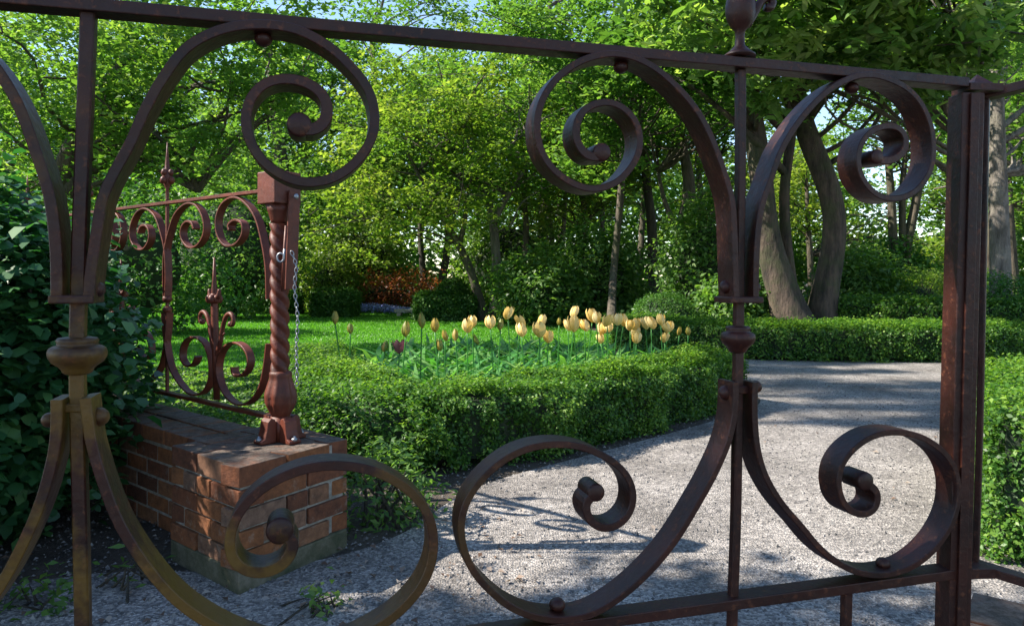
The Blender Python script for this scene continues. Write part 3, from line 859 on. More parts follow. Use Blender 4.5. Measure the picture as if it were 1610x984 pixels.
# flower ornament between the lower scrolls
def ornament(dsh):
    mb = MB()
    A = FP.g * dsh
    c0 = fh(341, 628) + A; c1 = fh(337, 470) + A; tip = fh(337, 405) + A
    mb.tube([c0, (c0 + c1) / 2, c1, (c1 + tip) / 2, tip], [.014, .017, .016, .009, .004], 10)
    for sg in (1, -1):
        base = fh(340, 560) + A
        def w_(ds, z): return base + FP.g * (-sg * ds) + np.array([0, 0, z])
        pth = smooth_path([w_(0, 0), w_(.035, .06), w_(.055, .13), w_(.085, .185), w_(.125, .20), w_(.15, .175), w_(.14, .145), w_(.12, .15)], .01, 1)
        mb.tube(pth, np.linspace(.012, .009, len(pth)), 8)
        mb.ball(w_(.125, .152), .014)
        pth = smooth_path([w_(.02, .03), w_(.045, .09), w_(.075, .11)], .008, 1)
        mb.tube(pth, np.linspace(.010, .003, len(pth)), 6)
        pth = smooth_path([c1 + FP.g * (-sg * .005), c1 + FP.g * (-sg * .035) + [0, 0, .01], c1 + FP.g * (-sg * .045) + [0, 0, .045]], .006, 1)
        mb.tube(pth, np.linspace(.018, .007, len(pth)), 8)
    for a_ in range(6):
        d = FP.g * math.cos(a_ * math.pi / 3) + FP.n * math.sin(a_ * math.pi / 3)
        mb.ball(c1 + d * .022 + [0, 0, .0], .016, 1.3)
    mb.ball(c1, .024, 1.3)
    o_ = mb.build('flower_ornament', M['fence'], rail)
    # flower half way up in the frame
ornament(0); ornament(s0)

# ------------------------------------------------------------------ clipped hedges
def noise3(P, f=1.0, seed=0):
    r_ = np.random.default_rng(seed); o = np.zeros(len(P))
    for k in range(7):
        w_ = r_.normal(size=3) * f * (1.0 + .6 * k); o += np.sin(P @ w_ + r_.random() * 6.28) / (1 + .35 * k)
    return o / 3.0

def hedge(name, label, path, wd, h, n_leaf, size, mat='box', cat='hedge', group=None, seed=0, bump_=.05, z0=0.0, faces=('top', 'l', 'r', 'e')):
    rg = np.random.default_rng(seed + 50)
    P = smooth_path([(x, y, 0) for x, y in path], .15, 1.5)
    T = norm(np.gradient(P, axis=0)); S = np.stack([-T[:, 1], T[:, 0], np.zeros(len(T))], 1)
    root = empty(name, (P[0][0], P[0][1], z0), label, cat, group)
    # solid dark core added inside to fill the gaps behind the leaves
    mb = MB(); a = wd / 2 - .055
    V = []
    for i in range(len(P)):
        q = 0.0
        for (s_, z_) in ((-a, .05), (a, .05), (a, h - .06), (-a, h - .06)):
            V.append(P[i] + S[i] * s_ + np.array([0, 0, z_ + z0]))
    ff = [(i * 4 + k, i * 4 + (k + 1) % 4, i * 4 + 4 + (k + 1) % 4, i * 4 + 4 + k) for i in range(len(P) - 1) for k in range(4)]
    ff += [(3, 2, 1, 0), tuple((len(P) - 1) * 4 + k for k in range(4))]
    mb.add(V, ff, False); mb.build('dark_core', M['core'], root)
    L = np.sum(np.linalg.norm(np.diff(P, axis=0), axis=1))
    # sprigs on the shell
    per = 2 * h + wd
    ns = n_leaf // 7
    u = rg.random(ns) * (len(P) - 1); i = u.astype(int); fr = (u - i)[:, None]
    base = P[i] * (1 - fr) + P[np.minimum(i + 1, len(P) - 1)] * fr
    Sv = S[i]
    e = rg.random(ns) * per
    side = np.where(e < h, -wd / 2, np.where(e < h + wd, e - h - wd / 2, wd / 2))
    zz = np.where(e < h, e, np.where(e < h + wd, h, per - e))
    out = np.where((e < h)[:, None], -Sv, np.where((e < h + wd)[:, None], np.array([0, 0, 1.0]), Sv))
    # rounded shoulders
    rc = .09
    ov = np.maximum(0, zz - (h - rc)) ; oh = np.maximum(0, np.abs(side) - (wd / 2 - rc))
    both = np.sqrt(ov ** 2 + oh ** 2); k = np.where(both > rc, rc / np.maximum(both, 1e-6), 1.0)
    cm = (ov > 1e-4) & (oh > 1e-4) & (both > rc + 1e-4)
    zz = np.where(cm, h - rc + ov * k, zz); side = np.where(cm, np.sign(side) * (wd / 2 - rc + oh * k), side)
    C = base + Sv * side[:, None] + np.array([0, 0, 1.0]) * (zz + z0)[:, None]
    # ends
    ne = max(40, int(ns * (wd * h * 2) / (L * per)))
    for end, dd in ((0, -1), (len(P) - 1, 1)):
        Ce = P[end] + np.outer(rg.uniform(-wd / 2, wd / 2, ne), S[end]) + np.outer(rg.random(ne) * h + z0, [0, 0, 1.0])
        C = np.vstack([C, Ce]); out = np.vstack([out, np.tile(T[end] * dd, (ne, 1))])
    nz = noise3(C, 7.0, seed) + .6 * noise3(C, 22.0, seed + 1)
    C = C + out * (nz * bump_ * .55 - .01)[:, None]
    zc = C[:, 2] - z0
    C[:, 2] = np.where(zc < .04, C[:, 2] + .05 * rg.random(len(C)), C[:, 2])
    # seven leaves to a sprig
    sp = np.repeat(C, 7, 0) + rg.normal(size=(len(C) * 7, 3)) * size * .8 + np.repeat(out, 7, 0) * (rg.random(len(C) * 7) * size * 1.6)[:, None]
    sp[:, 2] = np.maximum(sp[:, 2], z0 + .01)
    V = leaves(rg, sp, size, .6, .35, .2, .35, outward=np.repeat(out, 7, 0) * .7)
    rv = np.clip(np.repeat(.45 + .22 * nz + .18 * rg.normal(size=len(C)), 7) + .14 * rg.normal(size=len(sp)), 0, 1)
    quads('foliage', V, rv, M[mat], root)
    return root
hedge('box_hedge', 'low clipped box hedge running from brick pier along the gravel path', [(-1.95, 7.3), (-1.55, 6.0), (-1.05, 4.75), (-.34, 4.48), (.45, 5.15), (1.2, 5.95), (1.92, 6.75)], .52, .43, 140000, .024, seed=1, bump_=.15)
hedge('box_hedge', 'long low clipped hedge across the far side of the path below the big trunks', [(1.9, 11.9), (3.1, 10.95), (4.6, 10.6), (6.3, 10.75), (7.6, 11.3)], .9, .47, 60000, .038, seed=3, bump_=.08)
hedge('box_hedge', 'bright green hedge corner close at the right edge', [(2.36, 2.75), (2.70, 3.4), (3.38, 4.3), (5.3, 4.7)], .93, .62, 90000, .022, seed=4, bump_=.06)
hedge('box_hedge', 'second low hedge behind the long one, right of the big trunks', [(6.2, 13.6), (7.6, 12.6), (9.6, 12.6)], .9, .75, 26000, .05, seed=5, bump_=.1)
hedge('clipped_hedge', 'square clipped hedge block at the back of the lawn, near twisted post', [(-5.4, 20.4), (-4.45, 20.4)], .9, .66, 14000, .06, 'topiary', seed=6)
hedge('clipped_hedge', 'square clipped hedge block below the leafy ball by the pale trunk', [(-2.4, 19.0), (-1.1, 19.2)], 1.0, .62, 15000, .06, 'topiary', seed=7)
hedge('clipped_hedge', 'dark clipped hedge behind the lawn, half hidden by the railing', [(-11.2, 22), (-6.4, 21.6)], .9, .6, 26000, .065, 'topiary', seed=8)

def shrub(name, label, c, rad, n_leaf, size, mat, seed=0, cat='shrub', group=None, up=.4, asp=.55, lump=.25, shell=.55, zmin=.02, core=True, cl=8, trunkmat='twig', droop=0.0):
    rg = np.random.default_rng(seed + 900)
    c = np.array(c, float); rad = np.array(rad, float)
    root = empty(name, (c[0], c[1], 0), label, cat, group)
    nc = n_leaf // cl
    D = norm(rg.normal(size=(nc, 3)))
    rr_ = (shell + (1 - shell) * rg.random(nc) ** .6)
    lm = 1 + lump * noise3(D * 1.0, 2.6, seed) + lump * .5 * noise3(D, 7, seed + 3)
    C = c + D * rad * (rr_ * lm)[:, None]
    C = C[C[:, 2] > zmin]; D = D[:len(C)]
    out = norm((C - c) / rad)
    sp = np.repeat(C, cl, 0) + rg.normal(size=(len(C) * cl, 3)) * size * .9
    sp[:, 2] = np.maximum(sp[:, 2], .01)
    V = leaves(rg, sp, size, asp, up, .2, .4, droop, outward=np.repeat(out, cl, 0) * .5, hexa=cl == 5)
    rv = np.clip(np.repeat(.45 + .2 * rg.normal(size=len(C)), cl) + .15 * rg.normal(size=len(sp)), 0, 1)
    quads('foliage', V, rv, M[mat], root, per=6 if cl == 5 else 4)
    mb = MB()
    for k in range(9):
        t = rg.normal(size=3); t[2] = abs(t[2]) + .4; t = t / np.linalg.norm(t)
        e = c + t * rad * .85; b = np.array([c[0], c[1], 0]) + rg.normal(size=3) * [.08, .08, 0]
        mid = (b + e) / 2 + rg.normal(size=3) * .06 * rad
        r0 = min(.004 + .03 * rad[2], .022 + .008 * rad[2])
        pth = smooth_path([b, mid, e], max(.05, rad[2] / 8), 1)
        mb.tube(pth, np.linspace(r0, r0 * .25, len(pth)), 5)
    mb.build('stem', M[trunkmat], root)
    if core:  # dark filler ball added behind the leaf shell
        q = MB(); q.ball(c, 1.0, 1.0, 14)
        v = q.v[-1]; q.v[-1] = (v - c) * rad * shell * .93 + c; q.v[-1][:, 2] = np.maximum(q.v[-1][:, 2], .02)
        q.build('dark_core', M['core'], root)
    return root
shrub('box_bush', 'loose rounded box bush at the hedge corner beside the pier', (-.86, 4.25, .24), (.50, .40, .27), 16000, .027, 'box', 41, cat='bush', lump=.25, shell=.7, cl=7)
# topiary balls
shrub('topiary_ball', 'small leafy ball on top of the square hedge by the pale trunk', at(711, 463, 19.1), (.40, .40, .42), 6000, .055, 'topiary', 1, lump=.03, shell=.9)
b_c = at(1044, 492, 13.2)
shrub('topiary_ball', 'large round clipped bush behind the yellow tulips', (b_c[0], b_c[1], .35), (.60, .60, .52), 16000, .035, 'topiary', 2, lump=.03, shell=.93)
# ------------------------------------------------------------------ tulip bed
def head_at(px, py, Y): return np.array(at(px, py, Y))
heads = [  # px, py, kind, size
 (735, 513, 'y', 1.0), (743, 506, 'y', .8), (771, 507, 'y', 1.1), (787, 511, 'b', .7), (799, 493, 'y', 1.1), (819, 506, 'y', 1.0), (820, 519, 'y', .9), (852, 505, 'y', .9),
 (848, 519, 'y', 1.3), (862, 530, 'y', 1.0), (879, 506, 'b', .5), (893, 512, 'y', .8), (903, 491, 'y', .9), (902, 510, 'y', 1.4), (919, 512, 'y', 1.0), (931, 497, 'y', 1.2), (938, 500, 'y', 1.0),
 (947, 517, 'y', 1.0), (944, 533, 'y', .8), (955, 505, 'y', 1.0), (956, 515, 'y', .9), (971, 503, 'y', 1.1), (980, 504, 'y', 1.1), (991, 512, 'y', .9), (999, 511, 'y', 1.1), (999, 522, 'y', .9), (1001, 532, 'y', .8),
 (1015, 509, 'y', 1.0), (1024, 508, 'y', 1.1), (1039, 503, 'y', .8), (1047, 515, 'y', 1.0), (1053, 514, 'y', 1.1), (1045, 531, 'y', .7), (1068, 521, 'b', .6), (1082, 521, 'b', .6),
 (638, 518, 'b', 1.0), (663, 505, 'b', 1.0), (684, 512, 'b', .9), (628, 546, 'p', .9), (691, 543, 'b', .7), (716, 527, 'b', .7), (748, 534, 'b', .7), (700, 528, 'b', .6), (527, 500, 'b', .9), (551, 517, 'b', .7), (605, 545, 'b', .6)]
rt = np.random.default_rng(21)
ordn = ['first', 'second', 'third', 'fourth', 'fifth', 'sixth', 'seventh', 'eighth', 'ninth', 'tenth', 'eleventh', 'twelfth', 'thirteenth', 'fourteenth', 'fifteenth', 'sixteenth', 'seventeenth', 'eighteenth', 'nineteenth', 'twentieth'] 
tens = ['', '', 'twenty', 'thirty', 'forty']
def ordinal(i):
    if i <= 20: return ordn[i - 1]
    if i % 10 == 0: return {30: 'thirtieth', 40: 'fortieth'}[i]
    return tens[i // 10] + '-' + ordn[i % 10 - 1]
cnt = {'y': 0, 'b': 0}
for (px, py, kd, sz) in sorted(heads):
    Y = 5.9 + (px - 735) / 330 * 1.1 + rt.uniform(-.25, .35) if px > 700 else 5.4 + rt.uniform(-.2, .3)
    H = head_at(px, py, Y)
    B = np.array([H[0] + rt.normal() * .05, H[1] + rt.normal() * .05, .0])
    if kd == 'y':
        cnt['y'] += 1; lb = f'yellow tulip in the bed behind the hedge, {ordinal(cnt["y"])} yellow one from the left'
    elif kd == 'b':
        cnt['b'] += 1; lb = f'greenish tulip still in bud behind the hedge, {ordinal(cnt["b"])} bud from the left'
    else: lb = 'single dusky pink tulip near the hedge, left of the yellow ones'
    root = empty('tulip', tuple(B), lb, 'tulip', 'tulips in the bed behind the hedge')
    st = MB(); mid = (H + B) / 2 + rt.normal(size=3) * [.012, .012, 0]
    h_ = .110 * sz ** .6 * rt.uniform(.9, 1.12); r_ = .044 * sz ** .6 * rt.uniform(.9, 1.15)
    if kd == 'b': r_ *= .72
    p_ = smooth_path([B, mid, H - [0, 0, h_ * .45]], .06, 1); st.tube(p_, .0055, 5); st.build('stem', M['tulipleaf'], root)
    fl_ = MB()
    tilt = rt.normal(size=2) * .22
    for s_ in range(6):                 # six petals, three inside
        a0 = s_ * math.pi / 3 + rt.random() * .2; ro = r_ * (1.0 if s_ % 2 else .93)
        open_ = (1.5 if kd == 'p' else rt.uniform(.85, 1.3) if kd == 'y' else .85)
        V = []
        for q, (rr2, z2) in enumerate([(.25, 0), (.85, .22), (1.05, .45), (.92 * open_, .75), (.55 * open_ ** 2, 1.0)]):
            wid = [.5, .62, .66, .5, .08][q]
            for aa in (-wid, 0, wid):
                x = ro * rr2 * math.cos(a0 + aa); y = ro * rr2 * math.sin(a0 + aa); z = (z2 - .45) * h_
                V.append(H + [x + tilt[0] * z, y + tilt[1] * z, z])
        fl_.add(V, [(q * 3 + e, q * 3 + e + 1, q * 3 + e + 4, q * 3 + e + 3) for q in range(4) for e in range(2)], True, rt.random())
    fl_.build('flower', M[{'y': 'yellow', 'b': 'bud', 'p': 'pink'}[kd]], root)
    for l_ in range(3):
        lf = MB(); a0 = rt.random() * 6.28; d = np.array([math.cos(a0), math.sin(a0), 0]); s2 = np.array([-d[1], d[0], 0])
        L_ = rt.uniform(.26, .42); wv = rt.uniform(.02, .035); V = []
        for q in range(6):
            f_ = q / 5
            c = B + d * (.02 + .16 * f_ ** 1.6 * L_ / .35) + [0, 0, .02 + L_ * (f_ - .28 * f_ ** 2.5)]
            ww = wv * math.sin(math.pi * min(1, f_ * .86 + .12)) 
            V += [c - s2 * ww + d * ww * -.3, c + d * .008, c + s2 * ww - d * ww * .3]
        lf.add(V, [(q * 3 + e, q * 3 + e + 1, q * 3 + e + 4, q * 3 + e + 3) for q in range(5) for e in range(2)], True, rt.random())
        lf.build('leaf', M['tulipleaf'], root)
# foliage massed in the bed
bed = [(-1.5, 7.3), (-1.2, 6.0), (-.72, 4.85), (-.15, 4.8), (.85, 5.85), (1.6, 6.8), (1.7, 7.6), (.6, 8.8), (-1.0, 8.8)]
P = np.stack([rt.uniform(-1.6, 1.9, 3600), rt.uniform(4.8, 8.9, 3600)], 1); P = P[inpoly(P, bed)][:2400]
V = []; rn = []
for x, y in P:
    a0 = rt.random() * 6.28; d = np.array([math.cos(a0), math.sin(a0), 0]); s2 = np.array([-d[1], d[0], 0]); rv = rt.random()
    L_ = rt.uniform(.36, .68); wv = rt.uniform(.016, .038); B = np.array([x, y, 0]); pv = None
    for q in range(5):
        f_ = q / 4
        c = B + d * (.24 * f_ ** 1.7 * L_ / .35 * rt.uniform(.8, 1.1)) + [0, 0, L_ * (f_ - .35 * f_ ** 2.5)]
        ww = max(.001, wv * math.sin(math.pi * min(1, f_ * .85 + .12)))
        cur = (c - s2 * ww, c + s2 * ww)
        if pv is not None: V += [pv[0], pv[1], cur[1], cur[0]]; rn.append(rv)
        pv = cur
tag(quads('bed_foliage', np.array(V), rn, M['tulipleaf']), 'dense broad green tulip leaves filling the flower bed', 'leaves', kind='stuff')
# low cover in the bed, beside the railing and at the hedge foot
def cover(name, label, poly, n, size, h, mat, seed, up=.6, asp=.6):
    rg = np.random.default_rng(seed); poly_ = np.array(poly)
    P = np.stack([rg.uniform(poly_[:, 0].min(), poly_[:, 0].max(), n * 3), rg.uniform(poly_[:, 1].min(), poly_[:, 1].max(), n * 3)], 1)
    P = P[inpoly(P, poly)][:n]
    q = np.column_stack([P, np.zeros(len(P))])
    hh = h * np.clip(.55 + .45 * noise3(q, 3.0, seed), .1, 1.2)
    C = np.column_stack([P, hh * rg.random(len(P)) ** .5 + .01])
    V = leaves(rg, C, size, asp, up, .2, .4)
    return tag(quads(name, V, np.clip(rg.random(len(C)), 0, 1), M[mat]), label, 'plants', kind='stuff')
cover('ground_cover', 'low leafy ground cover filling the soil under the tulips', bed, 15000, .045, .22, 'green', 31)
cover('ground_cover', 'loose green ground cover behind the low wall and railing', [(-1.2, 3.9), (-1.9, 3.6), (-5.5, 6.2), (-6.5, 8.4), (-2.2, 8.4), (-1.7, 5.2)], 42000, .04, .16, 'green', 32)
cover('ground_cover', 'dark woodland ground cover under the far trees', [(-26, 27), (-14, 28), (-6, 26.5), (-1, 22.5), (1.6, 18), (2.4, 13), (1.5, 11.5), (6, 11.8), (12, 11.5), (30, 13), (34, 40), (-34, 40)], 60000, .16, .5, 'dark', 33)
cover('ground_cover', 'pale blue flowers below the red shrub at the far edge of the lawn', [(-5.2, 22.3), (-2.6, 21.9), (-2.6, 22.9), (-5.2, 23.3)], 2600, .07, .34, 'blue', 34)

# ------------------------------------------------------------------ shrubs
# dark leafy bank at the left, behind the gate
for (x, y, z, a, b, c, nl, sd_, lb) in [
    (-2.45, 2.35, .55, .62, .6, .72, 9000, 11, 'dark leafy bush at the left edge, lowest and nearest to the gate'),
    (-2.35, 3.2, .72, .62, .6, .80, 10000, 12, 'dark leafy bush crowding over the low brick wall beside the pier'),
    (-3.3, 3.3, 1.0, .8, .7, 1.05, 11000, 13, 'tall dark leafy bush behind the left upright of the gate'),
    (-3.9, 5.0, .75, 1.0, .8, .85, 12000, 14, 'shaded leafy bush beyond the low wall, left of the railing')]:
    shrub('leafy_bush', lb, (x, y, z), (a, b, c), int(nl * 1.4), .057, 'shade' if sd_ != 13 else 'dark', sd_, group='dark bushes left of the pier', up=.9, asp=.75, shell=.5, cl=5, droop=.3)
shrub('garden_plant', 'small fresh green plant at the right foot of the brick pier', tuple(np.array(onz(590, 850)) + [0, .25, .13]), (.26, .24, .24), 1500, .038, 'green', 21, 'plant', core=False, asp=.4)
shrub('garden_plant', 'tiny seedling in the soil between gate and brick pier', tuple(np.array(onz(205, 925)) + [0, 0, .04]), (.05, .05, .08), 40, .05, 'green', 22, 'plant', core=False, asp=.3)
shrub('garden_plant', 'low weed by the lower left corner of the soil', tuple(np.array(onz(40, 960)) + [0, 0, .03]), (.14, .1, .06), 160, .035, 'green', 23, 'plant', core=False)
shrub('garden_plant', 'small weed on the soil in front of the brick pier footing', tuple(np.array(onz(505, 960)) + [0, 0, .02]), (.07, .07, .05), 90, .03, 'green', 24, 'plant', core=False)
shrub('red_shrub', 'low maple shrub with rust-red leaves at the far edge of the lawn', (-4.0, 23.3, .62), (2.2, .7, .62), 5200, .085, 'red', 25, lump=.45, shell=.35)
shrub('garden_shrub', 'golden leafed shrub right of the square hedge by the lawn', tuple(at(520, 450, 23.0)), (1.2, .9, 1.1), 6000, .11, 'gold', 26)
shrub('garden_shrub', 'yellow-brown azalea mound right of the big trunks', tuple(at(1440, 478, 15.5)), (1.0, .9, .75), 9000, .055, 'gold', 27)
shrub('garden_shrub', 'dark rounded shrub beyond the near hedge at the right edge', tuple(at(1600, 492, 13.0)), (1.1, .9, .65), 9000, .06, 'dark', 28)
for (px, py, Y, a, c, mt, lb) in [
    (850, 470, 17.5, 1.2, 1.0, 'green', 'loose green shrub behind the tulips, left of the clipped round bush'),
    (940, 455, 18.5, 1.3, 1.4, 'green', 'mid green shrub under the trees directly left of the clipped round bush'),
    (1110, 450, 16.0, 1.1, 1.7, 'green', 'tall green shrub behind the right upright of the gate'),
    (1160, 480, 13.5, .8, .7, 'green', 'pale green shrub left of the big forked trunks'),
    (1350, 455, 15.5, 1.0, 1.0, 'green', 'bright green shrub directly right of the big forked trunks'),
    (1400, 470, 19.0, 1.4, 1.2, 'dark', 'dark shrub below the three thin trunks'),
    (1500, 480, 17.0, 1.2, .8, 'maple', 'bright shrub behind the square iron post'),
    (200, 440, 14.0, 1.8, 1.6, 'dark', 'dark shrub seen between the left gate upright and the railing'),
    (360, 415, 19.0, 2.2, 2.2, 'green', 'big green shrub beyond the lawn behind the railing'),
    (560, 400, 25.0, 1.9, 1.9, 'gold', 'tall golden shrub at the back of the lawn above the red one'),
    (800, 400, 23.5, 2.0, 2.0, 'maple', 'leafy green shrub behind the pale forked trunk')]:
    p_ = at(px, py, Y); shrub('garden_shrub', lb, (p_[0], p_[1], max(.5, c * .8)), (a, a * .8, c), int(9000), .05 + .0035 * Y, mt, int(px), lump=.3, shell=.6)

# stone slab on the lawn's far edge, and the house glimpsed at right
p_ = onz(622, 506, .0); sl_ = MB(); sl_.box((p_[0], 21.0, .16), (.42, 0, 0), (0, .2, 0), (0, 0, .04)); 
bn = empty('stone_bench', (p_[0], 21.0, 0), 'low pale stone bench at the far edge of the lawn', 'bench'); sl_.build('seat', M['stone'], bn, .01)
for sx in (-.3, .3):
    q = MB(); q.box((p_[0] + sx, 21.0, .06), (.06, 0, 0), (0, .16, 0), (0, 0, .06)); q.build('leg', M['stone'], bn)
hs = at(1620, 400, 38)
hh = empty('house', (hs[0] + 3, hs[1], 0), 'white house wall glimpsed between trees at the right edge', 'house')
q = MB(); q.box((hs[0] + 3, hs[1], 1.9), (3.6, 0, 0), (0, 3, 0), (0, 0, 1.9)); q.build('wall', M['wallpaint'], hh)
q = MB(); c = np.array([hs[0] + 3, hs[1], 3.8])
q.add([c + [-4, -3.4, 0], c + [4, -3.4, 0], c + [4, 3.4, 0], c + [-4, 3.4, 0], c + [-4, 0, 1.8], c + [4, 0, 1.8]], [(0, 1, 5, 4), (2, 3, 4, 5), (0, 4, 3), (1, 2, 5), (3, 2, 1, 0)], False)
q.build('roof', M['twig'], hh)

# ------------------------------------------------------------------ trees
def clumps(rg, C, n, rad, flat, size, asp=.6, up=.9, droop=.2, fan=0.0):
    """sprays of leaves round clump centres"""
    m = len(C) * n
    c = np.repeat(C, n, 0)
    rr_ = np.repeat(rad * (.6 + .8 * rg.random(len(C))), n)
    d = norm(rg.normal(size=(m, 3))) * (rg.random(m) ** .45)[:, None]
    tilt = np.repeat(rg.normal(size=(len(C), 2)) * .35, n, 0)
    q = d * rr_[:, None]; z = q[:, 2] * flat + q[:, 0] * tilt[:, 0] + q[:, 1] * tilt[:, 1] - .12 * (q[:, 0] ** 2 + q[:, 1] ** 2) / rr_
    P = c + np.column_stack([q[:, 0], q[:, 1], z])
    V = leaves(rg, P, size, asp, up, .2, .4, droop, hexa=asp == .34)
    rv = np.clip(np.repeat(.45 + .17 * rg.normal(size=len(C)), n) + .16 * rg.normal(size=m), 0, 1)
    return V, rv

def tree(label, trunk, radii, ells, mat, barkm, nclump, per, size, crad, flat=.4, seed=0, group=None, name='tree', nlimb=26, asp=.6, stems=(), up=.9, origin=None, wob=.06):
    """trunk: polyline; ells: list of (centre, radii) the crown fills"""
    rg = np.random.default_rng(seed + 400)
    tr = smooth_path(trunk, .25, 1.2)
    root = empty(name, (tr[0][0], tr[0][1], 0), label, 'tree', group)
    tb = MB()
    rad = np.interp(np.linspace(0, 1, len(tr)), np.linspace(0, 1, len(radii)), radii)
    fl_ = 1 + .55 * np.exp(-np.linspace(0, np.linalg.norm(tr[-1] - tr[0]), len(tr)) / .35)
    tb.tube(tr, rad * fl_, 14, wob=wob, rnd=seed * .37 % 1)
    for sp_pts, sr in stems:
        s_ = smooth_path(sp_pts, .25, 1.2); tb.tube(s_, np.interp(np.linspace(0, 1, len(s_)), np.linspace(0, 1, len(sr)), sr), 12, wob=wob)
    C = []
    vol = np.array([np.prod(r_) for _, r_ in ells]); vol = vol / vol.sum()
    for (c, r_), v in zip(ells, vol):
        k = max(3, int(nclump * v)); D = norm(rg.normal(size=(k, 3))) * (.35 + .65 * rg.random(k) ** .55)[:, None]
        C.append(np.array(c) + D * np.array(r_))
    C = np.vstack(C); C = C[C[:, 2] > .8]
    # limbs reach to a share of the clumps
    ztr = tr[:, 2]
    allst = [tr] + [smooth_path(s_, .3, 1) for s_, _ in stems]
    for k in rg.permutation(len(C))[:nlimb]:
        e = C[k]; s_ = allst[rg.integers(len(allst))]
        zt = np.clip(e[2] - .35 * np.linalg.norm(e[:2] - s_[-1][:2]) - .3, s_[0][2] + .45 * (s_[-1][2] - s_[0][2]), s_[-1][2])
        i = int(np.argmin(np.abs(s_[:, 2] - zt))); b = s_[i]
        L = np.linalg.norm(e - b); mid = b * .45 + e * .55 + rg.normal(size=3) * .09 * L + [0, 0, .10 * L]
        q1 = b * .75 + e * .25 + rg.normal(size=3) * .05 * L + [0, 0, .02 * L]
        pth = smooth_path([b, q1, mid, e], max(.2, L / 9), 1)
        r0 = min(rad[-1] * .75, .012 + .016 * L)
        tb.tube(pth, np.linspace(r0, .008, len(pth)), 6)
        for _ in range(2):
            j = rg.integers(len(pth) // 2, len(pth)); e2 = pth[j] + rg.normal(size=3) * .22 * L * np.array([1, 1, .5]); tb.tube(smooth_path([pth[j], (pth[j] + e2) / 2 + rg.normal(size=3) * .03 * L, e2], .25, 0), r0 * .3, 4)
    tb.build('trunk', M[barkm], root)
    V, rv = clumps(rg, C, per, crad, flat, size, asp, up)
    quads('crown', V, rv, M[mat], root, per=6 if asp == .34 else 4)
    return root

def pl(pts, Y, dy=0.0): return [tuple(at(x, y, Y + dy * i)) for i, (x, y) in enumerate(pts)]
def ell(px, py, Y, rx, rz, ry=None): return (tuple(at(px, py, Y)), (rx, ry or rx, rz))
def gnd(px, Y): p = at(px, 500, Y); return (p[0], Y, 0.0)

